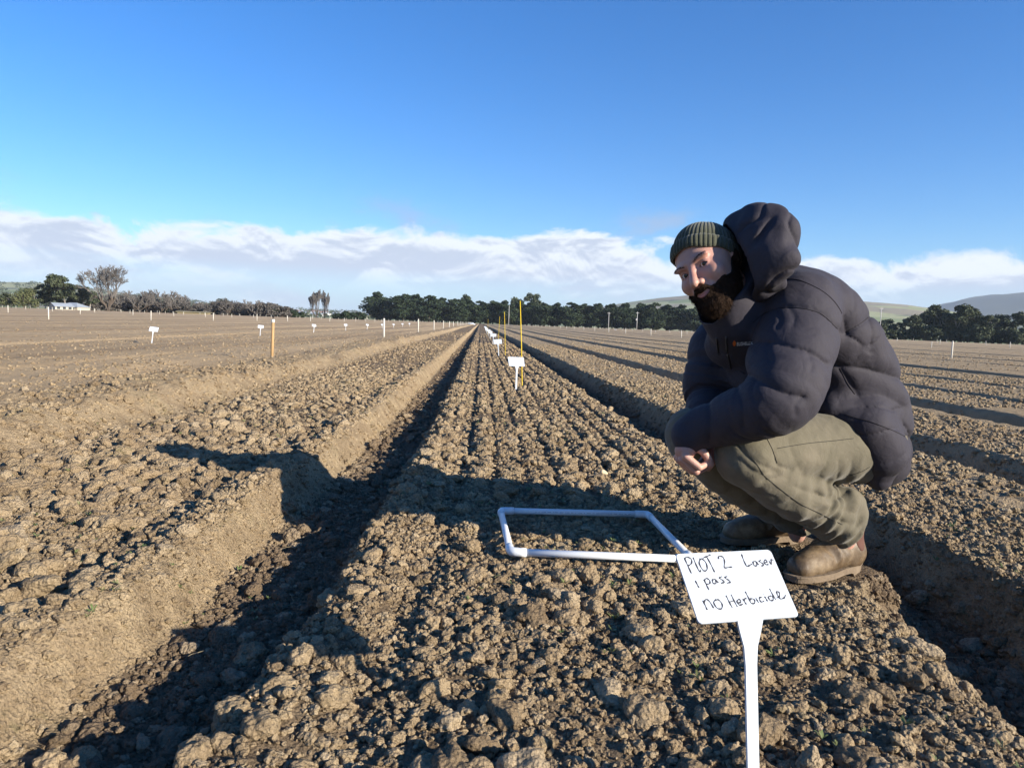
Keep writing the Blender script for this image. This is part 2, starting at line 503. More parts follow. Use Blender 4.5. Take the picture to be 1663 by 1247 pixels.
def soil_damp_shade(x, y):
    """moist furrow floors, plus shade between the bed clods painted as darker soil"""
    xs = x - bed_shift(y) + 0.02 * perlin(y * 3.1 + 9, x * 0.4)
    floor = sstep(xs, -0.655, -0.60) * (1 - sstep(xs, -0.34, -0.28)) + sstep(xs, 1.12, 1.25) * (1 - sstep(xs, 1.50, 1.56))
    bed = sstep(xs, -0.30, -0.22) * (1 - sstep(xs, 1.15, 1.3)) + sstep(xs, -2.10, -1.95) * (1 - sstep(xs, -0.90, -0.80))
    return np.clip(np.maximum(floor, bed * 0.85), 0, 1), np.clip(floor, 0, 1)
def soil_material(name, clod=False):
    t = NT(name); p = t.pos()
    big = t.noise(p, 0.9, 5, 0.6); mid = t.noise(p, 9.0, 6, 0.65); fin = t.noise(p, 90.0, 5, 0.7)
    dry, moist, dark = (0.435, 0.332, 0.205), (0.275, 0.204, 0.124), (0.118, 0.087, 0.056)
    c = t.mix(t.ramp(mid, 0.33, 0.66), moist, dry)
    c = t.mix(t.ramp(big, 0.30, 0.68, 0.0, 0.45), c, (0.315, 0.225, 0.140))
    c = t.mix(t.ramp(fin, 0.52, 0.75, 0.0, 0.75), c, dark)
    # a breath of green algae and tiny weeds
    g = t.math('MULTIPLY', t.ramp(t.noise(p, 2.6, 6, 0.7), 0.53, 0.72), t.ramp(t.noise(p, 45.0, 3, 0.6), 0.45, 0.62))
    c = t.mix(t.math('MULTIPLY', g, 0.55), c, (0.120, 0.125, 0.048))
    if clod:
        r = t.rnd()
        at_ = t.N('ShaderNodeAttribute'); at_.attribute_type = 'INSTANCER'; at_.attribute_name = 'damp_shade'
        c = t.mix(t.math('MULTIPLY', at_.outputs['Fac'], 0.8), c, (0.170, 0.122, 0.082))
        c = t.mix(t.ramp(r, 0.0, 0.38, 0.65, 0.0), c, (0.165, 0.118, 0.074))
        c = t.mix(t.ramp(r, 0.72, 1.0, 0.0, 0.60), c, (0.475, 0.375, 0.250))
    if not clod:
        # finer, redder tilth away from the clodded beds, painted paler to stand for sunlit facets; the two banks are dry and pale
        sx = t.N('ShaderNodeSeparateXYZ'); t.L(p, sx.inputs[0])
        at_ = t.N('ShaderNodeAttribute'); at_.attribute_name = 'damp_shade'
        c = t.mix(t.math('MULTIPLY', at_.outputs['Fac'], t.ramp(t.noise(p, 3.0, 4), 0.3, 0.6, 0.55, 0.95)), c, (0.150, 0.106, 0.068))  # darkens damp furrow floors and paints in shade between the bed clods
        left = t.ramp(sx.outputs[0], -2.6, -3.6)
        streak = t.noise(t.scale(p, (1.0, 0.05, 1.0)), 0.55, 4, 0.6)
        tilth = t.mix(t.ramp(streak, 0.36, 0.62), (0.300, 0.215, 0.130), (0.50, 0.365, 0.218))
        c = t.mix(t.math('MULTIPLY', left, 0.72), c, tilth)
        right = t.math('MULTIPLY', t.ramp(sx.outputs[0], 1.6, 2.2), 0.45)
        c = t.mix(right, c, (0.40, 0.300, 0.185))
    t.set(Base_Color=c, Roughness=0.95); t.b.inputs['Specular IOR Level'].default_value = 0.12
    b = t.bump(t.noise(p, 60.0, 6, 0.7), 0.020 if not clod else 0.014)
    b = t.bump(t.voronoi(p, 130.0), 0.008, 1.0, b)
    b = t.bump(t.noise(p, 420.0, 3, 0.7), 0.0018, 0.8, b)
    t.set(Normal=b)
    return t.m
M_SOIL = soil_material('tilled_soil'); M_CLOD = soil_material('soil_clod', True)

def build_ground():
    def axis(segs):
        out = []
        for a, b, st in segs: out.append(np.arange(a, b - st * 0.3, st))
        return np.concatenate(out + [[segs[-1][1]]])
    xs = axis([(-160, -60, 2.0), (-60, -24, 0.22), (-24, -9, 0.085), (-9, -3.6, 0.045), (-3.6, 3.4, 0.0135), (3.4, 12, 0.05), (12, 30, 0.10), (30, 70, 0.24), (70, 160, 2.0)])
    ys = [0.35]
    while ys[-1] < 480: ys.append(ys[-1] + max(0.0125, ys[-1] * (0.0045 if ys[-1] < 12 else 0.013)))
    ys = np.array(ys)
    X, Y = np.meshgrid(xs, ys)
    keep = np.abs(X) < 1.05 * Y + 2.6
    idx = np.full(X.shape, -1, np.int64); vm = np.zeros(X.shape, bool)
    q = keep[:-1, :-1] & keep[1:, :-1] & keep[:-1, 1:] & keep[1:, 1:]
    vm[:-1, :-1] |= q; vm[1:, :-1] |= q; vm[:-1, 1:] |= q; vm[1:, 1:] |= q
    idx[vm] = np.arange(vm.sum())
    x, y = X[vm], Y[vm]
    z = ground_z(x, y)
    V = np.column_stack([x, y, z])
    a, b, c, d = idx[:-1, :-1][q], idx[:-1, 1:][q], idx[1:, 1:][q], idx[1:, :-1][q]
    F = np.column_stack([a, b, c, d])
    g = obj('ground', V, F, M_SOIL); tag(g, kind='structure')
    a_ = g.data.attributes.new('damp_shade', 'FLOAT', 'POINT'); a_.data.foreach_set('value', soil_damp_shade(x, y)[0].astype(np.float32))
    print('ground faces', len(F))
    # the land around and beyond, under the worked sheet
    s = 9000.0
    t = NT('far_paddocks'); p = t.pos()
    c = t.mix(t.ramp(t.noise(p, 0.004, 5), 0.4, 0.62), (0.10, 0.115, 0.045), (0.165, 0.130, 0.075))
    t.set(Base_Color=c, Roughness=1.0)
    o = obj('terrain', [(-s, -s, -0.75), (s, -s, -0.75), (s, s, -0.75), (-s, s, -0.75)], [(0, 1, 2, 3)], t.m); tag(o, kind='structure')
    return g
GROUND = build_ground()

# ---- clods
def clod_mesh(seed, sub=3, rough=0.34):
    bm = bmesh.new(); bmesh.ops.create_icosphere(bm, subdivisions=sub, radius=1.0)
    rg = np.random.default_rng(seed)
    V = np.array([v.co[:] for v in bm.verts]); o = rg.uniform(-50, 50, 3)
    n1 = perlin(V[:, 0] * 0.9 + o[0], V[:, 1] * 0.9 + o[1], V[:, 2] * 0.9 + o[2])
    n3 = perlin(V[:, 0] * 4 + o[2], V[:, 1] * 4 + o[0], V[:, 2] * 4)
    def lobes(k):
        c = rg.normal(size=(k, 3)); c /= np.linalg.norm(c, axis=1)[:, None]
        h = rg.uniform(-0.5, 0.5, k); dd = np.linalg.norm(V[:, None] - c[None], axis=2); j = dd.argmin(1)
        return 1.0 - dd.min(1) * math.sqrt(k) * 0.62 + h[j] * 0.8
    r = 1 + rough * n1 + 0.17 * lobes(11) + 0.085 * lobes(48) + 0.09 * n3
    if sub > 3: r = r + 0.035 * lobes(190) + 0.05 * perlin(V[:, 0] * 9 + o[2], V[:, 1] * 9 + o[0], V[:, 2] * 9)
    V = V * r[:, None]
    V = V * (rg.uniform(0.85, 1.2), rg.uniform(0.75, 1.05), rg.uniform(0.6, 0.85))
    for v, c in zip(bm.verts, V): v.co = c
    me = bpy.data.meshes.new('soil_clod'); bm.to_mesh(me); bm.free()
    me.polygons.foreach_set('use_smooth', np.full(len(me.polygons), True))
    me.materials.append(M_CLOD)
    return me
def instancer(name, pts, scl, rot, pick, meshes, mat, parent=None):
    """one object that scatters a few shapes over many points"""
    col = bpy.data.collections.new(name + '_shapes')
    for i, me in enumerate(meshes):
        o = bpy.data.objects.new('%s_shape_%02d' % (name, i), me); col.objects.link(o)
    me = bpy.data.meshes.new(name); me.vertices.add(len(pts)); me.vertices.foreach_set('co', np.asarray(pts, np.float32).ravel())
    a = me.attributes.new('scl', 'FLOAT_VECTOR', 'POINT'); a.data.foreach_set('vector', np.asarray(scl, np.float32).ravel())
    a = me.attributes.new('rot', 'FLOAT_VECTOR', 'POINT'); a.data.foreach_set('vector', np.asarray(rot, np.float32).ravel())
    a = me.attributes.new('pick', 'INT', 'POINT'); a.data.foreach_set('value', np.asarray(pick, np.int32))
    a = me.attributes.new('damp_shade', 'FLOAT', 'POINT'); q = np.asarray(pts); a.data.foreach_set('value', soil_damp_shade(q[:, 0], q[:, 1])[1].astype(np.float32))
    o = bpy.data.objects.new(name, me); COL.objects.link(o); me.materials.append(mat)
    ng = bpy.data.node_groups.new(name + '_scatter', 'GeometryNodeTree')
    ng.interface.new_socket('Geometry', in_out='INPUT', socket_type='NodeSocketGeometry')
    ng.interface.new_socket('Geometry', in_out='OUTPUT', socket_type='NodeSocketGeometry')
    N = ng.nodes.new; L = ng.links.new
    gi, go = N('NodeGroupInput'), N('NodeGroupOutput')
    ci = N('GeometryNodeCollectionInfo'); ci.inputs['Collection'].default_value = col
    ci.inputs['Separate Children'].default_value = True; ci.inputs['Reset Children'].default_value = True
    ip = N('GeometryNodeInstanceOnPoints'); ip.inputs['Pick Instance'].default_value = True
    def attr(nm, ty):
        n = N('GeometryNodeInputNamedAttribute'); n.data_type = ty; n.inputs['Name'].default_value = nm; return n.outputs[0]
    L(gi.outputs[0], ip.inputs['Points']); L(ci.outputs[0], ip.inputs['Instance'])
    L(attr('pick', 'INT'), ip.inputs['Instance Index']); L(attr('scl', 'FLOAT_VECTOR'), ip.inputs['Scale'])
    e2r = N('FunctionNodeEulerToRotation'); L(attr('rot', 'FLOAT_VECTOR'), e2r.inputs[0]); L(e2r.outputs[0], ip.inputs['Rotation'])
    L(ip.outputs[0], go.inputs[0])
    md = o.modifiers.new('scatter', 'NODES'); md.node_group = ng
    tag(o, kind='stuff')
    if parent is not None: o.parent = parent
    return o
def build_clods():
    rg = np.random.default_rng(21)
    def scatter(n, x0, x1, y0, y1, rmin, rmax, alpha, ypow=1.0):
        y = y0 + (y1 - y0) * rg.uniform(0, 1, n) ** ypow
        x = rg.uniform(x0, x1, n)
        u = rg.uniform(0, 1, n); r = (rmin ** -alpha + u * (rmax ** -alpha - rmin ** -alpha)) ** (-1 / alpha)
        m = np.abs(x) < 0.86 * y + 0.8
        return np.column_stack([x, y, r])[m]
    P = [scatter(130000, -2.4, 2.1, 0.55, 3.2, 0.0024, 0.011, 1.7),       # crumbs
         scatter(23000, -2.6, 2.2, 0.55, 4.2, 0.0075, 0.033, 2.3),
         scatter(330, -2.2, 1.6, 0.6, 4.5, 0.025, 0.044, 2.6),
         scatter(40000, -4.2, 4.2, 3.0, 9.0, 0.0095, 0.034, 2.9),
         scatter(46000, -9, 10, 7.0, 24.0, 0.012, 0.030, 3.2, 1.3),
         scatter(14000, -20, 24, 16.0, 48.0, 0.018, 0.036, 3.2, 1.2)]
    P = np.vstack(P)
    x, y, r = P.T
    xs = x - bed_shift(y)
    # beds keep most clods, pressed banks and furrow floors fewer, the far left tilth is finer
    keep = np.ones(len(P))
    keep = np.where((xs > -0.755) & (xs < -0.63), np.where(r < 0.013, 0.55, 0.16), keep)
    keep = np.where((xs > -0.63) & (xs < -0.30), 0.95, keep)
    keep = np.where((xs < -2.1) & (xs > -2.75), np.where(r < 0.016, 0.55, 0.25), keep)
    keep = np.where(xs < -2.75, np.where(r > 0.022, 0.03, 0.18), keep)
    keep = np.where((xs > 1.62) & (r > 0.022), 0.30, keep)
    keep = np.where((xs > 0.75) & (xs < 1.6) & (r > 0.03), 0.6, keep)
    dl = np.abs((xs - 0.05) / 0.135 % 1.0 - 0.5) * 0.135
    keep = np.where((xs > -0.15) & (xs < 1.0) & (y > 2.6) & (dl < 0.022), keep * 0.25, keep)
    lip = np.exp(-((xs + 0.22) / 0.05) ** 2)
    keep = np.clip(keep + lip, 0, 1)
    patch = 0.74 + 0.65 * perlin(x * 1.1 + 7, y * 1.1)
    keep = keep * np.clip(patch + (r < 0.012) * 0.3, 0.12, 1)
    m = rg.uniform(0, 1, len(P)) < keep
    for (hx, hy), (tx, ty), zb in BOOTS:
        ax, ay = tx - hx, ty - hy
        t = np.clip(((x - hx) * ax + (y - hy) * ay) / (ax * ax + ay * ay), -0.05, 1.1)
        m &= np.hypot(x - hx - t * ax, y - hy - t * ay) > 0.058 + r
    P = P[m]; x, y, r = P.T
    r = np.where((x - bed_shift(y) < -0.9) & (x > -2.1) & (y < 6) & (r > 0.014), r * 1.22, r)
    z = ground_z(x, y, True) + r * rg.uniform(0.02, 0.42, len(P))
    # nothing may lift the white frame: keep clods below its bars
    inq = (x > 0.02) & (x < 0.75) & (y > 1.84) & (y < 2.64)
    r = np.where(inq, np.minimum(r, 0.019), r)
    z = np.where(inq, np.minimum(z, ground_z(x, y, True) + r * 0.1), z)
    pts = np.column_stack([x, y, z])
    rot = np.column_stack([rg.uniform(-0.5, 0.5, len(P)), rg.uniform(-0.5, 0.5, len(P)), rg.uniform(0, 6.28, len(P))])
    scl = r[:, None] * rg.uniform(0.85, 1.2, (len(P), 3))
    small = [clod_mesh(100 + i, 3) for i in range(10)]
    large = [clod_mesh(200 + i, 4) for i in range(10)]
    pick = rg.integers(0, 10, len(P))
    show = r / y
    order = np.argsort(-show); big = order[:300]; rest = order[300:]
    for i in big:
        o = bpy.data.objects.new('soil_clod', large[pick[i]]); COL.objects.link(o)
        o.location = pts[i]; o.rotation_euler = rot[i]; o.scale = scl[i]; o.parent = GROUND
    r2 = r[rest]; y2 = y[rest]
    fine = (r2 / y2 > 0.0045)
    instancer('loose_clods', pts[rest][~fine], scl[rest][~fine], rot[rest][~fine], pick[rest][~fine], small, M_CLOD)
    if fine.any(): instancer('clods', pts[rest][fine], scl[rest][fine], rot[rest][fine], pick[rest][fine], large, M_CLOD)
    print('clods', len(P))
build_clods()
# ------------------------------------------------------------------ things standing in the field
M_WHITE = plain('white_plastic', (0.52, 0.565, 0.62), 0.42, 0.04, 6.0, spec=0.5)
M_PVC = plain('white_pvc', (0.66, 0.68, 0.70), 0.35, 0.04, 8.0, spec=0.5)
M_INK = plain('marker_ink', (0.035, 0.035, 0.045), 0.6)
M_POST = plain('riser_pvc', (0.56, 0.53, 0.46), 0.55, 0.10, 5.0)
M_BLACK = plain('sprinkler_black', (0.02, 0.02, 0.022), 0.5)
M_WOOD = plain('stake_wood', (0.40, 0.255, 0.12), 0.8, 0.25, 14.0, 0.003)
M_YELLOW = plain('yellow_rod', (0.60, 0.42, 0.015), 0.5, 0.08)
M_PRINT = plain('pipe_print', (0.16, 0.20, 0.30), 0.7)

def smooth_line(P, n=7):
    P = np.array(P, float)
    if len(P) < 3: return P
    Q, _ = spline(np.column_stack([P, np.zeros(len(P))]), np.zeros(len(P)), n); return Q[:, :2]
def board_mesh(w, h, t, r=0.006, n=5):
    """flat plate with rounded corners in the x-z plane, front towards -y"""
    pts = []
    for cx, cz, a0 in ((w / 2 - r, h / 2 - r, 0), (-w / 2 + r, h / 2 - r, 90), (-w / 2 + r, -h / 2 + r, 180), (w / 2 - r, -h / 2 + r, 270)):
        for k in range(n + 1):
            a = math.radians(a0 + 90 * k / n); pts.append((cx + r * math.cos(a), cz + r * math.sin(a)))
    m = len(pts); V = [(x, -t / 2, z) for x, z in pts] + [(x, t / 2, z) for x, z in pts]
    F = [tuple(range(m)), tuple(range(2 * m - 1, m - 1, -1))] + [(i, m + i, m + (i + 1) % m, (i + 1) % m) for i in range(m)]
    return V, F
def make_sign(w, h, stem_len, tilt, label, face=None):
    """T-shaped plant label: stem into the soil, head tilted back"""
    root = empty('plot_sign'); tag(root, label, 'sign', 'white plot signs')
    V, F = board_mesh(w, h, 0.0028)
    ct, st_ = math.cos(tilt), math.sin(tilt)
    def tip(p):                                               # tilt about the lower edge
        x, y, z = p; z = z + h / 2
        return (x, y * ct + z * st_, stem_len + z * ct - y * st_)
    obj('board', np.array([tip(v) for v in V]), F, M_WHITE, root, False)
    # stem: flares into the board, has a raised rib along its back and goes into the ground
    mb = MB(); prof = [(-0.10, 0.004), (-0.02, 0.0085), (0.0, 0.0088), (stem_len - 0.06, 0.0088), (stem_len - 0.035, 0.0105), (stem_len - 0.014, 0.0165), (stem_len + 0.001, 0.020)]
    V = []; F = []
    for z, hw in prof: V += [(-hw, -0.0020, z), (hw, -0.0020, z), (hw, 0.0022, z), (-hw, 0.0022, z)]
    for i in range(len(prof) - 1):
        b = i * 4
        for k in range(4): F.append((b + k, b + (k + 1) % 4, b + 4 + (k + 1) % 4, b + 4 + k))
    F += [(3, 2, 1, 0), tuple(len(V) - 4 + k for k in range(4))]
    mb.add(V, F)
    mb.add([(-0.003, 0.0022, -0.05), (0.003, 0.0022, -0.05), (0.003, 0.008, -0.05), (-0.003, 0.008, -0.05),
            (-0.003, 0.0022, stem_len), (0.003, 0.0022, stem_len), (0.003, 0.008, stem_len), (-0.003, 0.008, stem_len)],
           [(0, 1, 5, 4), (1, 2, 6, 5), (2, 3, 7, 6), (3, 0, 4, 7), (4, 5, 6, 7)])
    mb.build('stem', M_WHITE, root)
    return root, tip
def near_sign():
    """the sign in the foreground, with its handwriting"""
    # corners of the board in the photograph give its place: plane leaning back, head turned a little
    w, h, sl, tilt = 0.157, 0.105, 0.287, math.radians(38)
    root, tip = make_sign(w, h, sl, tilt, 'white handwritten plot sign in the foreground, the largest and nearest one')
    # handwriting, x right and y down in units of the board (0..1)
    S = []
    def st(*pts): S.append(pts)
    # PLOT 2 Laser
    st((.075, .06), (.082, .17), (.092, .30)); st((.070, .075), (.105, .045), (.140, .085), (.125, .15), (.085, .18))
    st((.165, .055), (.168, .16), (.178, .275), (.198, .255))
    st((.232, .075), (.205, .16), (.222, .265), (.262, .25), (.275, .15), (.250, .085), (.225, .10))
    st((.262, .074), (.306, .052), (.352, .026)); st((.305, .055), (.318, .17), (.328, .30))
    st((.415, .10), (.435, .055), (.470, .075), (.470, .14), (.445, .235), (.490, .235), (.528, .232))
    st((.675, .04), (.672, .14), (.680, .235), (.712, .222), (.742, .205))
    st((.795, .165), (.765, .170), (.758, .225), (.785, .232), (.800, .175), (.808, .225))
    st((.855, .150), (.830, .165), (.850, .195), (.862, .225), (.832, .245))
    st((.882, .195), (.910, .180), (.905, .150), (.880, .175), (.885, .225), (.915, .222))
    st((.935, .165), (.945, .222), (.965, .150), (.985, .160))
    # i pass
    st((.105, .405), (.112, .470), (.118, .515))
    st((.195, .405), (.200, .480), (.208, .560)); st((.190, .415), (.225, .385), (.248, .420), (.235, .465), (.200, .470))
    st((.310, .405), (.280, .410), (.272, .460), (.300, .465), (.312, .415), (.325, .462))
    st((.385, .370), (.355, .390), (.378, .425), (.388, .455), (.350, .470))
    st((.440, .370), (.410, .390), (.435, .425), (.448, .460), (.408, .475))
    # nO Herbicide
    st((.110, .700), (.118, .775), (.122, .840)); st((.112, .735), (.145, .690), (.172, .720), (.190, .820))
    st((.245, .700), (.210, .740), (.222, .820), (.262, .835), (.285, .775), (.268, .710), (.240, .705))
    st((.355, .650), (.362, .750), (.372, .835)); st((.408, .640), (.415, .740), (.425, .825)); st((.362, .748), (.415, .735))
    st((.442, .775), (.478, .755), (.470, .720), (.442, .745), (.450, .800), (.490, .790))
    st((.508, .715), (.515, .760), (.522, .800)); st((.510, .745), (.530, .715), (.548, .715))
    st((.560, .610), (.568, .700), (.575, .785), (.610, .785), (.618, .735), (.590, .722), (.572, .750))
    st((.640, .715), (.645, .750), (.650, .790)); st((.636, .680), (.638, .684))
    st((.705, .705), (.675, .722), (.678, .775), (.712, .770))
    st((.735, .700), (.740, .735), (.745, .775)); st((.730, .665), (.732, .669))
    st((.805, .700), (.772, .712), (.775, .765), (.808, .758), (.820, .700)); st((.818, .590), (.825, .690), (.835, .760))
    st((.850, .735), (.885, .715), (.900, .660), (.880, .640), (.872, .690), (.885, .750), (.925, .742), (.955, .700))
    Vv, Ff = [], []
    for i, pts in enumerate(S):
        L = smooth_line(pts); hw = 0.00112
        for k in range(len(L)):
            a = L[max(k - 1, 0)]; b = L[min(k + 1, len(L) - 1)]
            d = np.array(((b[0] - a[0]) * w, (b[1] - a[1]) * h)); d /= np.linalg.norm(d) + 1e-12
            n = np.array((-d[1], d[0])) * hw * (0.85 + 0.3 * math.sin(k * 0.7 + i))
            x = (L[k][0] - 0.5) * w; z = (0.5 - L[k][1] * 0.97 - 0.01) * h
            Vv += [tip((x + n[0], -0.0017, z - n[1])), tip((x - n[0], -0.0017, z + n[1]))]
            if k: b0 = len(Vv) - 4; Ff.append((b0, b0 + 1, b0 + 3, b0 + 2))
    ink = obj('handwriting', np.array(Vv), Ff, M_INK, root, False); ink['kind'] = 'stuff'
    return root
SIGN0 = near_sign()
def place_sign0():
    # the board's centre is seen at (1200, 948); its top edge falls to the left
    base = at(1222, 1330, 0.80); base[2] = 0.0; base = on_ground(1225, 1358)
    SIGN0.location = base
    SIGN0.rotation_euler = Euler((math.radians(SG_LEAN), math.radians(SG_ROLL), math.radians(SG_YAW)), 'XYZ')
SG_LEAN, SG_ROLL, SG_YAW = -9.0, 0.3, 12.0
place_sign0()

def seat(x, y): return float(ground_z(np.array([x]), np.array([y]))[0])
def far_signs():
    proto = None; w = 0.17
    specs = []
    for i in range(9):
        specs.append((0.40 + 0.012 * i, 7.45 + 7.6 * i, 'bed'))
    for i in range(9):
        specs.append((-6.85 - 0.08 * i, 15.2 + 7.6 * i, 'left'))
    rg = np.random.default_rng(4)
    for k, (x, y, row) in enumerate(specs):
        i = k % 9
        lab = ('blank-looking white plot sign on the centre bed, %s one behind the handwritten sign' % ORD[i]) if row == 'bed' else \
              ('white plot sign out on the left plots, %s of that row of signs' % (ORD[i]))
        root, _ = make_sign(w, 0.125, 0.235, math.radians(42), lab)
        root['group'] = 'plot signs along the centre bed' if row == 'bed' else 'plot signs along the left plots'
        root.location = (x, y, seat(x, y) + 0.01)
        root.rotation_euler = (math.radians(rg.normal(0, 2)), math.radians(rg.normal(3 if row == 'left' else 1, 4)), math.radians(rg.normal(2 if row == 'bed' else 22, 4)))
far_signs()

def rods():
    for i, (x, y, hgt, lean) in enumerate([(0.475, 7.65, 0.93, 0.055), (0.56, 15.3, 0.93, 0.05), (0.60, 23.0, 0.90, -0.02), (0.50, 46.0, 0.95, 0.0)]):
        z = seat(x, y); P = [(x + lean * 0.1, y, z - 0.08), (x, y, z), (x - lean * 0.45, y + 0.01, z + hgt * 0.5), (x - lean, y + 0.02, z + hgt)]
        o = MB().tube([np.array(p) - np.array((x, y, z)) for p in P], [0.006, 0.006, 0.0058, 0.005], 8).build('marker_rod', M_YELLOW, None, True)
        o.location = (x, y, z)
        tag(o, 'thin yellow marker rod on the centre bed, %s of the four' % ('tallest and nearest', 'second nearest', 'third', 'farthest')[i], 'rod', 'yellow marker rods')
rods()

def riser_proto(kind):
    """sprinkler riser: sleeve or stake with a small sprinkler on top"""
    root = empty('riser_post')
    if kind == 'stake':
        MB().tube([(0, 0, -0.15), (0.001, 0, 0.3), (0, 0, 0.585)], 0.023, 10).build('stake', M_WOOD, root, True)
        MB().tube([(0, 0, 0.57), (0, 0, 0.58), (0, 0, 0.615), (0, 0, 0.622)], [0.025, 0.0265, 0.0265, 0.02], 12).build('collar', M_POST, root, True)
        zt = 0.62
    elif kind == 'post':
        MB().tube([(0, 0, -0.15), (0, 0, 0.3), (0, 0, 0.66), (0, 0, 0.672)], [0.029, 0.029, 0.029, 0.024], 10).build('sleeve', M_POST, root, True)
        zt = 0.67
    else:
        MB().tube([(0, 0, -0.15), (0, 0, 0.67)], 0.034, 6).build('sleeve', M_POST, root, True)
        return root
    mb = MB()
    mb.tube([(0, 0, zt), (0, 0, zt + 0.03)], 0.007, 8); mb.tube([(0, 0, zt + 0.03), (0, 0, zt + 0.035), (0, 0, zt + 0.055), (0, 0, zt + 0.06)], [0.01, 0.016, 0.016, 0.009], 8)
    mb.tube([(-0.03, 0, zt + 0.045), (0.034, 0, zt + 0.052)], 0.0055, 6); mb.box((-0.028, 0, zt + 0.062), (0.012, 0.012, 0.04))
    mb.build('sprinkler', M_BLACK, root)
    return root
def risers():
    protos = {k: riser_proto(k) for k in ('stake', 'post', 'far')}
    used = set(); rg = np.random.default_rng(8)
    lines = [(-3.03, 10.9, 'on the bank left of the furrow'), (-23.2, 4.0, 'in the second line out on the left'), (-43.5, 8.5, 'in the third line out on the left'), (-64, 3.0, 'in the fourth line out on the left'),
             (-85, 7.0, 'in the fifth line out on the left'), (-106, 2.0, 'in the sixth line out on the left'), (-127, 6.0, 'in the seventh line out on the left'), (-149, 3.0, 'in the eighth line out on the left'), (17.6, 2.0, 'in the first line on the right beds'), (38.0, -1.0, 'in the second line on the right beds'),
             (58.5, 5.0, 'in the third line on the right beds'), (79, 1.0, 'in the fourth line on the right beds'), (100, 6.0, 'in the fifth line on the right beds')]
    for X, y0, where in lines:
        n = 0
        for j in range(26):
            y = y0 + 11.85 * j
            if y < 6 or y > 290: continue
            x = X + rg.normal(0, 0.06)
            px = PW / 2 + FPX * ((np.array([x, y, 0.3 - CAM_H]) @ RM)[0] / (np.array([x, y, 0.3 - CAM_H]) @ RM)[2])
            if not (-15 < px < 1680): continue
            k = 'stake' if (X == -3.03 and n == 0) else ('post' if y < 60 else 'far')
            o = protos[k] if k not in used else copy_tree(protos[k]); used.add(k)
            o.location = (x, y, seat(x, y) + rg.normal(0, 0.015)); o.rotation_euler = (rg.normal(0, 0.02), rg.normal(0, 0.02), rg.uniform(0, 6.28))
            if k == 'stake': tag(o, 'orange wooden stake with white collar and black sprinkler on the bank', 'riser post', 'sprinkler risers across the field')
            else: tag(o, 'white sprinkler riser post, %s one %s' % (ORD[n], where), 'riser post', 'sprinkler risers across the field')
            n += 1
risers()

def quadrat():
    """square sampling frame of white pipe with four elbows"""
    c = [np.array([*on_ground(813, 829)[:2], 0.0]), np.array([*on_ground(1052, 835)[:2], 0.0]), np.array([*on_ground(1124, 908)[:2], 0.0]), np.array([*on_ground(829, 896)[:2], 0.0])]
    z = [0.030, 0.030, 0.030, 0.028]
    c = [np.array([p[0], p[1], zz]) for p, zz in zip(c, z)]
    # the photograph's corners were read off the ground plane; the pipe lies a little above it
    eye = np.array([0, 0, CAM_H]); c = [eye + (np.array([p[0], p[1], 0]) - eye) * (1 - p[2] / CAM_H) for p in c]
    root = empty('sampling_frame', tuple(sum(c) / 4)); o0 = sum(c) / 4
    tag(root, 'square white plastic pipe frame lying flat on the clods', 'frame')
    R = 0.0107
    for i in range(4):
        a, b = c[i] - o0, c[(i + 1) % 4] - o0; d = (b - a) / np.linalg.norm(b - a)
        MB().tube([a + d * 0.018, (a + b) / 2, b - d * 0.018], R, 16).build('pipe', M_PVC, root, True)
    for i in range(4):
        a = c[i] - o0; d1 = c[(i + 1) % 4] - c[i]; d2 = c[i - 1] - c[i]; d1 = d1 / np.linalg.norm(d1); d2 = d2 / np.linalg.norm(d2)
        e = [a + d2 * t for t in (0.046, 0.0455, 0.030)] + [a + d2 * 0.016 + d1 * 0.001, a + (d1 + d2) * 0.0045, a + d1 * 0.016 + d2 * 0.001] + [a + d1 * t for t in (0.030, 0.0455, 0.046)]
        MB().tube(e, [R + 0.0005, 0.0128, 0.0128, 0.0130, 0.0132, 0.0130, 0.0128, 0.0128, R + 0.0005], 16).build('elbow', M_PVC, root, True)
    # maker's print along the far pipe, too small to read
    a, b = c[0] - o0, c[1] - o0; d = (b - a) / np.linalg.norm(b - a); Vv, Ff = [], []
    side = np.cross(d, (0, 0, 1.0)); side /= np.linalg.norm(side)
    if side[1] > 0: side = -side
    rg = np.random.default_rng(2); s = 0.12
    L = np.linalg.norm(b - a)
    while s < L - 0.055:
        wd = rg.uniform(0.0016, 0.0034); hh = rg.uniform(0.0012, 0.0020)
        for th0 in [0.15]:
            q = []
            for ds, da in ((0, -hh / R / 2), (wd, -hh / R / 2), (wd, hh / R / 2), (0, hh / R / 2)):
                th = th0 + da; q.append(a + d * (s + ds) + (side * math.cos(th) + np.array((0, 0, 1.0)) * math.sin(th)) * (R + 0.0003))
            Vv += q; n = len(Vv); Ff.append((n - 4, n - 3, n - 2, n - 1))
        s += wd + rg.choice([0.0011, 0.0011, 0.0013, 0.0075])
    obj('print', np.array(Vv), Ff, M_PRINT, root, False)
quadrat()

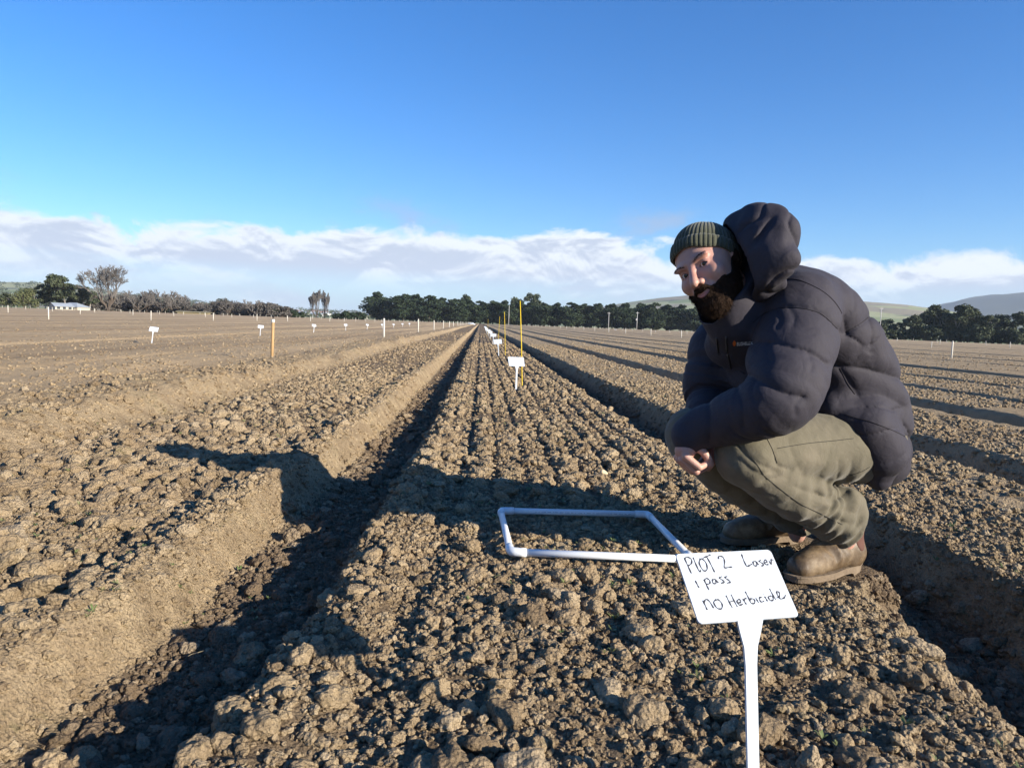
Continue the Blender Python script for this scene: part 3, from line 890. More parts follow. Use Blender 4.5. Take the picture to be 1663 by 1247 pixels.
# ---- small weeds, straw and the pale stone on the bed
def weeds():
    rg = np.random.default_rng(31)
    t = NT('weed_leaf'); p = t.coord()
    t.set(Base_Color=t.mix(t.rnd(), (0.075, 0.115, 0.030), (0.16, 0.17, 0.055)), Roughness=0.6); M = t.m
    ms = []
    for k in range(4):
        V, F = [], []
        for i in range(5 + k):
            a = rg.uniform(0, 6.28); l = rg.uniform(0.5, 1.0); w = 0.13 * l; h = rg.uniform(0.15, 0.7)
            d = np.array((math.cos(a), math.sin(a), 0)); s = np.array((-d[1], d[0], 0)); b = len(V)
            for u, ww, zz in ((0, 0.2, 0), (0.45, 1.0, 0.55), (0.8, 0.8, 0.85), (1.0, 0.1, 0.8)):
                V += [d * u * l - s * ww * w + np.array((0, 0, zz * h)), d * u * l + s * ww * w + np.array((0, 0, zz * h))]
            F += [(b, b + 1, b + 3, b + 2), (b + 2, b + 3, b + 5, b + 4), (b + 4, b + 5, b + 7, b + 6)]
        me = new_mesh('weed', V, F); me.materials.append(M); ms.append(me)
    n = 2600; y = 0.7 + 7 * rg.uniform(0, 1, n) ** 1.6; x = rg.uniform(-2.2, 2.0, n)
    m = (np.abs(x) < 0.85 * y + 0.6) & (perlin(x * 1.3 + 3, y * 1.3) > 0.05); x, y = x[m], y[m]
    z = ground_z(x, y) + rg.uniform(0.0, 0.018, len(x)); s = rg.uniform(0.006, 0.020, len(x)) * (1 + 0.8 * (rg.uniform(0, 1, len(x)) > 0.95))
    instancer('weed_seedlings', np.column_stack([x, y, z]), np.column_stack([s, s, s]), np.column_stack([rg.uniform(-.3, .3, len(x)), rg.uniform(-.3, .3, len(x)), rg.uniform(0, 6.28, len(x))]), rg.integers(0, 4, len(x)), ms, M)
    M2 = plain('straw', (0.42, 0.34, 0.20), 0.8, 0.25, 30)
    ms = []
    for k in range(4):
        P = [np.array((i / 5 - 0.5, 0.10 * math.sin(i * 0.9 + k), 0.03 * math.cos(i + k))) for i in range(6)]
        mb = MB().tube(P, [0.008, 0.012, 0.012, 0.011, 0.010, 0.006], 4); me = new_mesh('straw', np.array(mb.V), mb.F); me.materials.append(M2); ms.append(me)
    n = 260; y = 0.7 + 5 * rg.uniform(0, 1, n) ** 1.4; x = rg.uniform(-2.2, 2.0, n)
    z = ground_z(x, y) + rg.uniform(0.006, 0.03, n); s = rg.uniform(0.02, 0.06, n)
    instancer('straw_bits', np.column_stack([x, y, z]), np.column_stack([s, s, s]), np.column_stack([rg.uniform(-.4, .4, n), rg.uniform(-.4, .4, n), rg.uniform(0, 6.28, n)]), rg.integers(0, 4, n), ms, M2)
    for pix, r, lab in (((980, 772), 0.020, 'small pale cream stone on the bed beyond the white frame'),):
        q = on_ground(*pix); me = clod_mesh(77, 3, 0.2).copy(); me.materials.clear(); me.materials.append(plain('pale_stone', (0.55, 0.44, 0.28), 0.8))
        o = bpy.data.objects.new('stone', me); COL.objects.link(o); o.location = (q[0], q[1], seat(q[0], q[1]) + 0.012); o.scale = (r, r * 0.8, r * 0.9)
        tag(o, lab, 'stone')
weeds()
# ------------------------------------------------------------------ beyond the field
def foliage_mat(name, a, b, rough=0.75):
    t = NT(name); p = t.pos()
    c = t.mix(t.ramp(t.noise(p, 0.35, 4), 0.35, 0.65), a, b)
    t.set(Base_Color=c, Roughness=rough); t.b.inputs['Specular IOR Level'].default_value = 0.2
    return t.m
M_PINE = foliage_mat('pine_foliage', (0.014, 0.026, 0.013), (0.034, 0.050, 0.023))
M_GUM = foliage_mat('gum_foliage', (0.036, 0.050, 0.026), (0.080, 0.092, 0.050))
M_BUSH = foliage_mat('bush_foliage', (0.050, 0.066, 0.026), (0.115, 0.120, 0.055))
M_BARK = plain('bark', (0.095, 0.075, 0.060), 0.9, 0.3, 2.0)
M_PALEBARK = plain('pale_bark', (0.34, 0.31, 0.28), 0.9, 0.25, 2.0)
M_TWIGSPRAY = foliage_mat('twig_sprays', (0.066, 0.060, 0.054), (0.115, 0.104, 0.094), 0.9)
M_TWIG = plain('bare_twigs', (0.125, 0.114, 0.106), 0.9, 0.2, 2.0)

def leaves(V, F, rg, c, r, n, size, flat=1.0):
    """n leaf-spray quads scattered through a flattened blob"""
    d = rg.normal(size=(n, 3)); d /= np.linalg.norm(d, axis=1)[:, None]
    q = np.asarray(c) + d * (rg.uniform(0, 1, n) ** 0.38)[:, None] * np.asarray(r)
    for p, dd in zip(q, d):
        nn = dd * 0.6 + rg.normal(0, 0.6, 3); nn[2] += 0.35; nn /= np.linalg.norm(nn)
        a = np.cross(nn, rg.normal(size=3)); a /= np.linalg.norm(a) + 1e-9; b = np.cross(nn, a)
        s = size * rg.uniform(0.5, 1.25); k = len(V)
        V += [p - a * s - b * s * 0.4, p + a * s * 0.2 - b * s * 0.7, p + a * s + b * s * 0.3, p - a * s * 0.1 + b * s * 0.7]
        F.append((k, k + 1, k + 2, k + 3))
def limb(mb, rg, p, d, l, r, depth, spread, upv=0.25, twig=0.02, sides=5, taper=0.6):
    d = d / np.linalg.norm(d); P = [p]; q = np.array(p, float)
    for i in range(3):
        d = d + rg.normal(0, 0.12, 3); d[2] += upv * 0.2; d /= np.linalg.norm(d); q = q + d * l / 3; P.append(q.copy())
    mb.tube(P, [r, r * 0.87, r * 0.75, max(r * taper, twig)], sides, caps=False)
    ends = [(q, d, r * taper)]
    if depth <= 0: return ends
    out = []
    n = rg.integers(2, 4)
    for i in range(n):
        a = rg.normal(size=3); a -= d * (a @ d); a /= np.linalg.norm(a)
        nd = d + a * spread * rg.uniform(0.6, 1.2); nd[2] += upv
        start = P[-1] if i < 2 else P[2]
        out += limb(mb, rg, start, nd, l * rg.uniform(0.62, 0.85), max(r * taper * 0.85, twig), depth - 1, spread, upv, twig, max(3, sides - 1), taper)
    return out
def pine_proto(seed, h, w):
    """dense dark windbreak pine: layered foliage pads almost to the ground"""
    rg = np.random.default_rng(seed); root = empty('pine_tree'); mb = MB()
    mb.tube([(0, 0, -0.8), (rg.normal(0, .1), 0, h * 0.3), (rg.normal(0, .3), rg.normal(0, .3), h * 0.86)], [0.42, 0.30, 0.08], 6)
    V, F = [], []
    for i in range(30):
        u = (i + rg.uniform(0, 1)) / 30; z = h * (0.10 + 0.85 * u)
        env = w * (0.78 + 0.42 * math.sin(math.pi * min(1, u * 0.85 + 0.12))) * (1.0 if u < 0.7 else 1.0 - 0.75 * ((u - 0.7) / 0.3) ** 1.5)
        a = rg.uniform(0, 6.28); rr = env * rg.uniform(0.15, 0.75)
        c = (rr * math.cos(a), rr * math.sin(a), z)
        s = env * rg.uniform(0.38, 0.62)
        mb.tube([(0, 0, z - 0.6), (c[0] * 0.6, c[1] * 0.6, z - 0.15)], [0.10, 0.05], 4)
        leaves(V, F, rg, c, (s, s, s * rg.uniform(0.34, 0.52)), 165, 0.52)
    mb.build('trunk', M_BARK, root); obj('crown', np.array(V), np.array(F), M_PINE, root, False)
    return root
def gum_proto(seed, h, w, mat=None, name='gum_tree', open_=0.55, pads=20, low=0.32, bark=None):
    """eucalypt: forking pale limbs, separate clumps of foliage with sky between"""
    rg = np.random.default_rng(seed); root = empty(name); mb = MB()
    ends = limb(mb, rg, np.array((0, 0, -0.6)), np.array((rg.normal(0, .08), rg.normal(0, .08), 1.0)), h * 0.36, 0.30, 3, open_, 0.30, 0.04)
    E_ = np.array([e[0] for e in ends]); zmax = E_[:, 2].max(); E_[:, 2] *= (h * 0.90) / zmax
    sc = w / max(0.1, np.percentile(np.hypot(E_[:, 0], E_[:, 1]), 85)); E_[:, :2] *= min(1.5, sc * 0.85)
    V, F = [], []
    idx = rg.choice(len(E_), min(pads, len(E_)), replace=False)
    for i in idx:
        s = w * rg.uniform(0.24, 0.42)
        leaves(V, F, rg, E_[i], (s, s, s * 0.55), 130, 0.42)
    for k in range(int(pads * 0.6)):
        a = rg.uniform(0, 6.28); rr = w * rg.uniform(0.1, 0.85); z = h * rg.uniform(low, 0.72); s = w * rg.uniform(0.22, 0.36)
        leaves(V, F, rg, (rr * math.cos(a), rr * math.sin(a), z), (s, s, s * 0.6), 120, 0.42)
    mb.build('trunk', bark or M_PALEBARK, root); obj('crown', np.array(V), np.array(F), mat or M_GUM, root, False)
    return root
def bush_proto(seed, h, w, mat, name='shrub'):
    rg = np.random.default_rng(seed); root = empty(name); mb = MB(); V, F = [], []
    for k in range(5):
        a = rg.uniform(0, 6.28); mb.tube([(0.2 * math.cos(a), 0.2 * math.sin(a), -0.5), (w * 0.5 * math.cos(a), w * 0.5 * math.sin(a), h * 0.6)], [0.12, 0.04], 4)
    for k in range(26):
        a = rg.uniform(0, 6.28); u = rg.uniform(0, 1); rr = w * rg.uniform(0, 0.8) * math.sqrt(1 - (u * 0.9) ** 2); s = w * rg.uniform(0.24, 0.38)
        leaves(V, F, rg, (rr * math.cos(a), rr * math.sin(a), h * (0.10 + 0.72 * u)), (s, s, s * 0.6), 85, 0.34)
    mb.build('trunk', M_BARK, root); obj('crown', np.array(V), np.array(F), mat, root, False)
    return root
def bare_proto(seed, h, w, name='bare_tree', depth=6, spread=0.5, upv=0.22, r0=0.34, twig=0.030, first=0.30, stems=1):
    rg = np.random.default_rng(seed); root = empty(name); mb = MB()
    for k in range(stems):
        a = 6.28 * k / stems + 0.5
        lean = 0.0 if stems == 1 else 0.28
        limb(mb, rg, np.array((0.25 * math.cos(a) * (stems > 1), 0.25 * math.sin(a) * (stems > 1), -0.6)), np.array((lean * math.cos(a), lean * math.sin(a), 1.0)), h * first, r0, depth, spread, upv, twig, 5, 0.68)
    V = np.array(mb.V); V[:, 2] = np.where(V[:, 2] > 0, V[:, 2] * h / V[:, 2].max(), V[:, 2])
    k = w / max(0.1, np.percentile(np.hypot(V[:, 0], V[:, 1]), 96)); V[:, :2] *= np.clip(k, 0.4, 2.5) * np.clip(V[:, 2:3] / (0.2 * h), 0.3, 1)
    m = MB(); m.V = [tuple(v) for v in V]; m.F = mb.F
    # trunk and twigs as two parts
    zc = [max(V[i][2] for i in f) for f in m.F]
    tr = [f for f, z in zip(m.F, zc) if z < 0.34 * h]; tw = [f for f, z in zip(m.F, zc) if z >= 0.34 * h]
    obj('trunk', V, tr, M_BARK, root, False); obj('crown', V, tw, M_TWIG, root, False)
    return root
def put(o, px, dist, scale=1.0, rz=0.0, sx=1.0):
    """stand a thing on the flat land at the bearing of a pixel column"""
    r = RM @ _c(px, _hz(px)); b = r / math.hypot(r[0], r[1])
    o.location = (b[0] * dist, b[1] * dist, -0.1 if dist < 470 else -0.7); o.rotation_euler = (0, 0, rz); o.scale = (scale * sx, scale * sx, scale)
    return o
ORD2 = ['first', 'second'] + ORD[2:20] + ['twenty-first', 'twenty-second', 'twenty-third', 'twenty-fourth', 'twenty-fifth', 'twenty-sixth', 'twenty-seventh', 'twenty-eighth', 'twenty-ninth', 'thirtieth', 'thirty-first', 'thirty-second', 'thirty-third', 'thirty-fourth', 'thirty-fifth']
def far_trees():
    rg = np.random.default_rng(17)
    pines = [pine_proto(300 + i, 15.0, 6.2) for i in range(5)]; used = set()
    def take(protos, k):
        key = protos[k].name
        if key in used: return copy_tree(protos[k])
        used.add(key); return protos[k]
    # windbreak: (pixel column, height in pixels)
    row = [(613, 46), (634, 34), (655, 44), (676, 46), (697, 45), (717, 40), (738, 39), (757, 41), (780, 38), (800, 40), (820, 41), (842, 42), (863, 41), (884, 39), (905, 40), (928, 42),
           (950, 39), (972, 41), (994, 41), (1016, 42), (1038, 43), (1060, 44), (1082, 43), (1104, 42), (1128, 39), (1152, 38), (1176, 38)]
    for i, (px, hp) in enumerate(row):
        D = 405 + rg.uniform(-5, 12); s = hp / FPX * D / 15.0
        o = put(take(pines, int(rg.integers(0, 5))), px, D, s * rg.uniform(0.98, 1.04), rg.uniform(0, 6.28), rg.uniform(1.0, 1.25))
        tag(o, 'dark dense pine in the windbreak, %s from its left end' % ORD2[i], 'tree', 'windbreak pines')
    # a second rank to close the row
    for i, px in enumerate(range(624, 1180, 21)):
        D = 428 + rg.uniform(-4, 6); s = (32 + rg.uniform(-4, 3)) / FPX * D / 15.0
        o = put(take(pines, int(rg.integers(0, 5))), px, D, s, rg.uniform(0, 6.28), 1.05)
        tag(o, 'dark pine half hidden in the rear rank of the windbreak, %s from the left' % ORD2[i], 'tree', 'rear rank of the windbreak')
    gums = [gum_proto(400 + i, 14.0, 5.4, pads=22) for i in range(5)]
    for i, (px, hp) in enumerate([(757, 48), (838, 46), (861, 54)]):
        o = put(take(gums, i), px, 440, hp / FPX * 440 / 14.0, i * 1.3, 0.8)
        tag(o, 'thin gum crown poking above the windbreak, %s of three' % ('leftmost', 'middle', 'rightmost')[i], 'tree', 'gums above the windbreak')
    # gum grove on the right
    row = [(1424, 26), (1440, 30), (1460, 33), (1480, 37), (1500, 43), (1518, 46), (1533, 53), (1549, 53), (1566, 48), (1584, 50), (1602, 39), (1620, 40), (1642, 45), (1662, 35), (1684, 36)]
    for i, (px, hp) in enumerate(row):
        D = 335 + rg.uniform(-8, 14)
        o = put(take(gums, int(rg.integers(0, 5))), px, D, hp / FPX * D / 14.0, rg.uniform(0, 6.28), rg.uniform(0.95, 1.2))
        tag(o, 'grey-green gum tree in the grove at right, %s from the man' % ORD2[i], 'tree', 'gum grove on the right')
    under = [bush_proto(500 + i, 6.0, 3.8, M_GUM) for i in range(3)]
    for i, px in enumerate(range(1430, 1690, 13)):
        D = 326 + rg.uniform(-4, 8); o = put(take(under, int(rg.integers(0, 3))), px, D, rg.uniform(0.8, 1.35), rg.uniform(0, 6.28))
        tag(o, 'low dark shrub at the foot of the gum grove, %s from the man' % ORD2[i], 'shrub', 'shrubs under the gums')
    # left-hand edge
    D = 280
    b1 = bush_proto(520, 9.0, 6.5, M_BUSH, 'bushy_tree'); put(b1, 40, D, 30 / FPX * D / 9.0, 0.4); tag(b1, 'wide rounded green tree at the far left edge of the field', 'tree')
    b2 = copy_tree(b1); put(b2, 8, D + 30, 22 / FPX * D / 9.0, 2.4, 1.3); tag(b2, 'low dark green tree cut off by the left edge', 'tree')
    g1 = copy_tree(gums[1]); put(g1, 106, D, 49 / FPX * D / 14.0, 0.9, 1.05); tag(g1, 'tall gum tree behind the low house at left', 'tree')
    g2 = copy_tree(gums[3]); put(g2, 82, D + 6, 36 / FPX * D / 14.0, 2.2, 1.0); tag(g2, 'smaller gum left of the tall gum behind the house', 'tree')
    g3 = copy_tree(gums[2]); put(g3, 132, D + 8, 36 / FPX * D / 14.0, 4.2, 1.0); tag(g3, 'smaller gum right of the tall gum behind the house', 'tree')
    t1 = bare_proto(600, 15.0, 8.0, 'bare_tree', 7, 0.46, 0.14, 0.32, 0.034, 0.20, 4); put(t1, 176, D - 10, 64 / FPX * D / 15.0, 0.3); tag(t1, 'tall leafless tree with a spreading crown left of the field', 'tree')
    small = [bare_proto(610 + i, 8.0, 3.6, 'bare_tree', 6, 0.50, 0.20, 0.12, 0.036, 0.16, 3) for i in range(3)]
    spots = [(226, 34), (238, 30), (252, 36), (268, 27), (282, 34), (292, 30), (372, 27), (384, 24), (398, 22), (409, 26), (424, 26), (440, 22), (306, 20), (326, 20), (150, 30), (195, 32), (210, 26), (455, 18), (344, 24), (360, 22), (416, 24), (432, 20), (470, 17), (218, 22), (262, 24), (300, 22), (140, 30), (164, 28), (184, 30)]
    for i, (px, hp) in enumerate(spots):
        o = take(small, i % 3); put(o, px, D + 15 + (i * 7) % 20, hp / FPX * 295 / 8.0, i * 1.7, 1.25)
        rank = sorted(q[0] for q in spots).index(px)
        tag(o, 'grey leafless tree in the twiggy row along the left boundary, %s from the left' % ORD2[rank], 'tree', 'leafless trees on the left boundary')
    twigs = [bush_proto(560 + i, 5.0, 3.6, M_TWIGSPRAY, 'leafless_shrub') for i in range(3)]
    pxs = list(range(150, 480, 11))
    for i, px in enumerate(pxs):
        o = take(twigs, i % 3); put(o, px + rg.uniform(-4, 4), D + 18 + (i * 9) % 25, rg.uniform(0.75, 1.25), i * 0.9, 1.1)
        tag(o, 'grey-brown twiggy shrub in the band along the left boundary, %s from the left' % ORD2[i], 'shrub', 'twiggy shrubs on the left boundary')
    for i, (px, hp, kk) in enumerate([(18, 24, 0), (62, 34, 4), (72, 28, 2), (120, 38, 0), (146, 34, 3), (92, 42, 2), (155, 26, 1)]):
        o = copy_tree(gums[kk]); put(o, px, D + 4 + 3 * i, 0.86 * hp / FPX * D / 14.0, i * 1.9, 1.45)
        tag(o, 'grey-green gum in the clump around the low house, %s from the left' % ORD2[sorted((18, 62, 72, 120, 146, 92, 155)).index(px)], 'tree', 'gums around the low house')
    rt = bush_proto(530, 8.0, 5.2, M_PINE, 'round_tree'); put(rt, 357, D + 40, 29 / FPX * (D + 40) / 8.0); tag(rt, 'round dark evergreen standing above the bare row at left', 'tree')
    dark = [bush_proto(540 + i, 4.2, 3.4, M_PINE) for i in range(2)]
    for i, px in enumerate([217, 231, 246, 275, 289, 300, 338, 372, 388, 402, 418, 432, 446, 460, 476, 490, 548, 560, 574, 586]):
        o = take(dark, i % 2); put(o, px, D + 26 + (i * 5) % 14, rg.uniform(0.62, 1.0), i * 1.1, 1.15)
        tag(o, 'low dark shrub in the hedge along the left boundary, %s from the left' % ORD2[i], 'shrub', 'hedge shrubs on the left boundary')
    pop = bare_proto(640, 16.0, 3.4, 'poplar_tree', 7, 0.26, 0.42, 0.18, 0.045, 0.10, 5); put(pop, 513, 440, 45 / FPX * 440 / 16.0); tag(pop, 'left of the pair of slim leafless poplars', 'tree', 'pair of poplars')
    pop2 = copy_tree(pop); put(pop2, 527, 444, 44 / FPX * 444 / 16.0, 2.0); tag(pop2, 'right of the pair of slim leafless poplars', 'tree', 'pair of poplars')
far_trees()

# ---- hills
def hills():
    t = NT('hill_country'); p = t.pos()
    patch = t.voronoi(t.scale(p, (1, 1, 2.5)), 0.0042, 'F1', 'Color'); sepc = t.N('ShaderNodeSeparateColor'); t.L(patch, sepc.inputs[0])
    c = t.mix(t.ramp(sepc.outputs[0], 0.2, 0.8), (0.150, 0.190, 0.055), (0.300, 0.300, 0.130))
    c = t.mix(t.ramp(sepc.outputs[1], 0.70, 0.85), c, (0.24, 0.20, 0.12))
    wood = t.ramp(t.noise(p, 0.0030, 6, 0.62), 0.52, 0.60)
    sx = t.N('ShaderNodeSeparateXYZ'); t.L(p, sx.inputs[0])
    high = t.ramp(sx.outputs[2], 100.0, 150.0)
    c = t.mix(t.math('MAXIMUM', wood, high), c, (0.040, 0.050, 0.030))
    c = t.mix(t.ramp(t.noise(p, 0.05, 3), 0.58, 0.70, 0, 0.6), c, (0.045, 0.055, 0.030))
    t.set(Base_Color=c, Roughness=1.0)
    az = np.linspace(-62, 62, 300); rr = np.concatenate([np.linspace(520, 1500, 26), np.linspace(1560, 7000, 70)])
    # skyline in pixels above the horizon by pixel column: nearer range and the mountains behind
    cpx = np.array([-2500, -600, -100, 0, 60, 120, 200, 300, 400, 500, 600, 760, 880, 940, 1000, 1050, 1110, 1180, 1300, 1400, 1465, 1520, 1600, 1700, 2200, 4500])
    near = np.array([10, 20, 26, 29, 31, 28, 22, 16, 12, 10, 9, 8, 12, 24, 35, 43, 51, 54, 52, 47, 44, 40, 30, 23, 18, 12])
    far_ = np.array([6, 8, 10, 12, 12, 12, 12, 10, 8, 8, 6, 4, 4, 4, 6, 8, 10, 14, 20, 30, 36, 46, 60, 70, 50, 20])
    A, Rr = np.meshgrid(np.radians(az), rr)
    yaw = math.atan2(RM[0] @ np.array([0, 0, 1]), RM[1] @ np.array([0, 0, 1]))
    pxa = PW / 2 + FPX * np.tan(np.clip(A - yaw, -1.2, 1.2))
    hn = np.interp(pxa, cpx, near) / FPX * 3000 ; hf = np.interp(pxa, cpx, far_) / FPX * 6000
    x, y = Rr * np.sin(A), Rr * np.cos(A)
    ripple = 1 + 0.10 * perlin(x * 0.0022, y * 0.0022) + 0.05 * perlin(x * 0.007, y * 0.007)
    k = sstep(Rr, 560, 3000); k = k ** 1.25
    drop = 1 - 0.55 * sstep(Rr, 3050, 4300)
    z = hn * k * drop * ripple
    z2 = hf * sstep(Rr, 4300, 6000) * (1 - 0.4 * sstep(Rr, 6100, 7000)) * (1 + 0.14 * perlin(x * 0.0016 + 5, y * 0.0016) + 0.07 * perlin(x * 0.006, y * 0.006))
    z = np.maximum(z, z2) - 1.2 * (1 - sstep(Rr, 520, 620)) - 0.6
    n, m = A.shape; idx = np.arange(n * m).reshape(n, m)
    F = np.column_stack([idx[:-1, :-1].ravel(), idx[:-1, 1:].ravel(), idx[1:, 1:].ravel(), idx[1:, :-1].ravel()])
    V = np.column_stack([x.ravel(), y.ravel(), z.ravel()])
    o = obj('hills', V, F, t.m); tag(o, kind='structure')
    return BVHTree.FromPolygons([tuple(v) for v in V], [tuple(f) for f in F])
HILL = hills()

# ---- houses
def gable_house(L, Wd, H, rise, wall_mat, roof_mat, hip=False, name='house', detail=True):
    root = empty(name); mb = MB(); x, y = L / 2, Wd / 2
    mb.add([(-x, -y, -1.5), (x, -y, -1.5), (x, y, -1.5), (-x, y, -1.5), (-x, -y, H), (x, -y, H), (x, y, H), (-x, y, H)], [(0, 1, 5, 4), (1, 2, 6, 5), (2, 3, 7, 6), (3, 0, 4, 7)])
    if not hip: mb.add([(-x, -y, H), (-x, y, H), (-x, 0, H + rise), (x, -y, H), (x, y, H), (x, 0, H + rise)], [(0, 2, 1), (3, 4, 5)])
    mb.build('wall', wall_mat, root)
    e = 0.5; rx = x - (y if hip else -e); t_ = 0.15
    ex = x + e; ey = y + e; zl = H - e * rise / y
    V = [(-ex, -ey, zl), (ex, -ey, zl), (ex, ey, zl), (-ex, ey, zl), (-rx, 0, H + rise), (rx, 0, H + rise)]
    V2 = [(a, b, c + t_) for a, b, c in V]
    F = [(0, 1, 5, 4), (2, 3, 4, 5), (1, 2, 5), (3, 0, 4)] if hip else [(0, 1, 5, 4), (2, 3, 4, 5)]
    F2 = [tuple(i + 6 for i in f) for f in F] + [tuple(reversed(f)) for f in F] + [(0, 6, 7, 1), (1, 7, 8, 2), (2, 8, 9, 3), (3, 9, 6, 0)]
    obj('roof', np.array(V + V2), F2, roof_mat, root, False)
    if detail:
        for i in range(3):
            cx = (-0.32 + 0.32 * i) * L
            MB().box((cx, -y - 0.02, H * 0.55), (1.3, 0.06, 1.1)).build('window', M_PANE, root)
    return root
M_CREAM = plain('cream_wall', (0.40, 0.375, 0.31), 0.8, 0.08, 0.5)
M_HWHITE = plain('white_wall', (0.52, 0.51, 0.50), 0.8, 0.06, 0.2)
M_TIN = plain('grey_tin_roof', (0.30, 0.33, 0.36), 0.5, 0.08, 0.4, spec=0.5)
M_REDROOF = plain('red_tile_roof', (0.20, 0.11, 0.085), 0.8, 0.12, 0.4)
M_PANE = plain('window_pane', (0.03, 0.035, 0.04), 0.15, spec=0.6)
def houses():
    D = 262
    h = gable_house(12.5, 8.0, 1.9, 1.9, M_CREAM, M_TIN, True); put(h, 119, D, 0.60, -0.25); tag(h, 'low cream house with grey hip roof below the gum trees', 'house')
    h2 = gable_house(7.5, 7.0, 1.7, 1.35, M_CREAM, M_TIN, False); put(h2, 99, D - 5, 0.66, 0.9); tag(h2, 'small gabled wing in front of the cream hip-roofed house', 'house')
    b = gable_house(10.5, 3.0, 0.75, 0.15, plain('ochre_shed', (0.26, 0.22, 0.13), 0.9), plain('ochre_top', (0.26, 0.23, 0.14), 0.9), False, 'low_shed', False); put(b, 315, 280, 1.0, 0.05)
    tag(b, 'long low ochre shed at the far left boundary', 'shed')
    rg = np.random.default_rng(9); protos = [gable_house(15, 9, 3.4, 2.4, M_HWHITE, M_TIN, True), gable_house(13, 8, 3.4, 2.8, M_HWHITE, M_REDROOF, False), gable_house(18, 10, 3.6, 2.2, M_CREAM, M_TIN, False)]
    used = set(); n = 0
    for i in range(70):
        px = float(rg.choice([rg.uniform(425, 600), rg.uniform(200, 340), rg.uniform(330, 470)], p=[0.66, 0.16, 0.18])); D = rg.uniform(900, 1900)
        r = RM @ _c(px, _hz(px)); b = r / math.hypot(r[0], r[1])
        hit = HILL.ray_cast(Vector((b[0] * D, b[1] * D, 900)), Vector((0, 0, -1)))
        if hit[0] is None: continue
        k = int(rg.integers(0, 3)); o = protos[k] if k not in used else copy_tree(protos[k]); used.add(k)
        o.location = (b[0] * D, b[1] * D, hit[0].z + 0.4); o.rotation_euler = (0, 0, rg.uniform(-0.7, 0.7))
        tag(o, ('pale house with a grey hip roof in the distant town', 'white house with a red gabled roof in the distant town', 'cream house with a grey gabled roof in the distant town')[k], 'house',
            ('grey-hipped town houses', 'red-roofed town houses', 'cream town houses')[k])
        n += 1
    # scattered far tree clumps between the houses: a mass nobody could count
    V, F = [], []
    for i in range(900):
        px = rg.uniform(-60, 620); D = rg.uniform(700, 2600); r = RM @ _c(px, _hz(px)); b = r / math.hypot(r[0], r[1])
        hit = HILL.ray_cast(Vector((b[0] * D, b[1] * D, 900)), Vector((0, 0, -1)))
        if hit[0] is None: continue
        s = rg.uniform(2.5, 6.0); leaves(V, F, rg, (b[0] * D, b[1] * D, hit[0].z + s * 0.6), (s * 1.2, s * 1.2, s * 0.9), 22, 1.7)
    o = obj('distant_trees', np.array(V), np.array(F), M_GUM, None, False); tag(o, kind='stuff')
houses()

# ---- poles
M_POLE = plain('pole_grey', (0.42, 0.41, 0.40), 0.8, 0.1, 1.0)
def poles():
    for px, top, D, lab, arm in ((826, 32, 330, 'plain pale pole in front of the windbreak beside the yellow rods', False), (988, 27, 330, 'left of two pale power poles before the windbreak', True),
                                 (1034, 29, 330, 'right of two pale power poles, with a transformer', True), (1428, 46, 300, 'pale pole at the edge of the gum grove beside the man', True)):
        root = empty('power_pole'); h = top / FPX * D
        MB().tube([(0, 0, -0.8), (0, 0, h)], [0.16, 0.11], 8).build('pole', M_POLE, root, True)
        if arm:
            MB().box((0, 0, h - 0.5), (1.6, 0.10, 0.12)).build('crossarm', M_POLE, root)
        if px == 1034: MB().tube([(-0.45, 0, h * 0.52), (-0.45, 0, h * 0.52 + 0.05), (-0.45, 0, h * 0.52 + 0.85), (-0.45, 0, h * 0.52 + 0.9)], [0.2, 0.3, 0.3, 0.2], 10).build('transformer', M_POLE, root, True)
        put(root, px, D, 1.0, 0.3); tag(root, lab, 'pole')
    # pale bags and tarpaulin heap at the far end of the rows
    for px, D, s, lab in ((766, 235, 1.5, 'white heap at the far end of the furrow'), (1000, 215, 0.45, 'small white sack far out on the right beds'), (272, 160, 0.0, '')):
        if s <= 0: continue
        me = clod_mesh(90 + int(D), 3, 0.25).copy(); me.materials.clear(); me.materials.append(M_WHITE)
        o = bpy.data.objects.new('white_heap', me); COL.objects.link(o); put(o, px, D); o.scale = (s, s * 0.8, s * 0.7); tag(o, lab, 'heap')
poles()
# ------------------------------------------------------------------ the crouching man
def cloth(name, col, rough=0.8, weave=900.0, fold=0.006, fscale=22.0, dust=None, dust_amt=0.0, sheen=0.15):
    t = NT(name); p = t.coord()
    n = t.noise(p, 9.0, 5); f = t.noise(p, 260.0, 2)
    c = t.mix(n, tuple(v * 0.84 for v in col), tuple(v * 1.16 for v in col))
    c = t.mix(t.math('MULTIPLY', f, 0.25), c, tuple(v * 1.5 for v in col))
    if dust:
        d = t.ramp(t.noise(p, 7.0, 6, 0.65), 0.45, 0.75)
        c = t.mix(t.math('MULTIPLY', d, dust_amt), c, dust)
    t.set(Base_Color=c, Roughness=rough); t.b.inputs['Specular IOR Level'].default_value = 0.25
    t.b.inputs['Sheen Weight'].default_value = sheen; t.b.inputs['Sheen Roughness'].default_value = 0.5
    b = t.bump(t.noise(t.scale(p, (1, 1, 1)), fscale, 3, 0.5, 0.6), fold)
    b = t.bump(t.noise(p, weave, 2), 0.0006, 0.6, b)
    t.set(Normal=b)
    return t.m

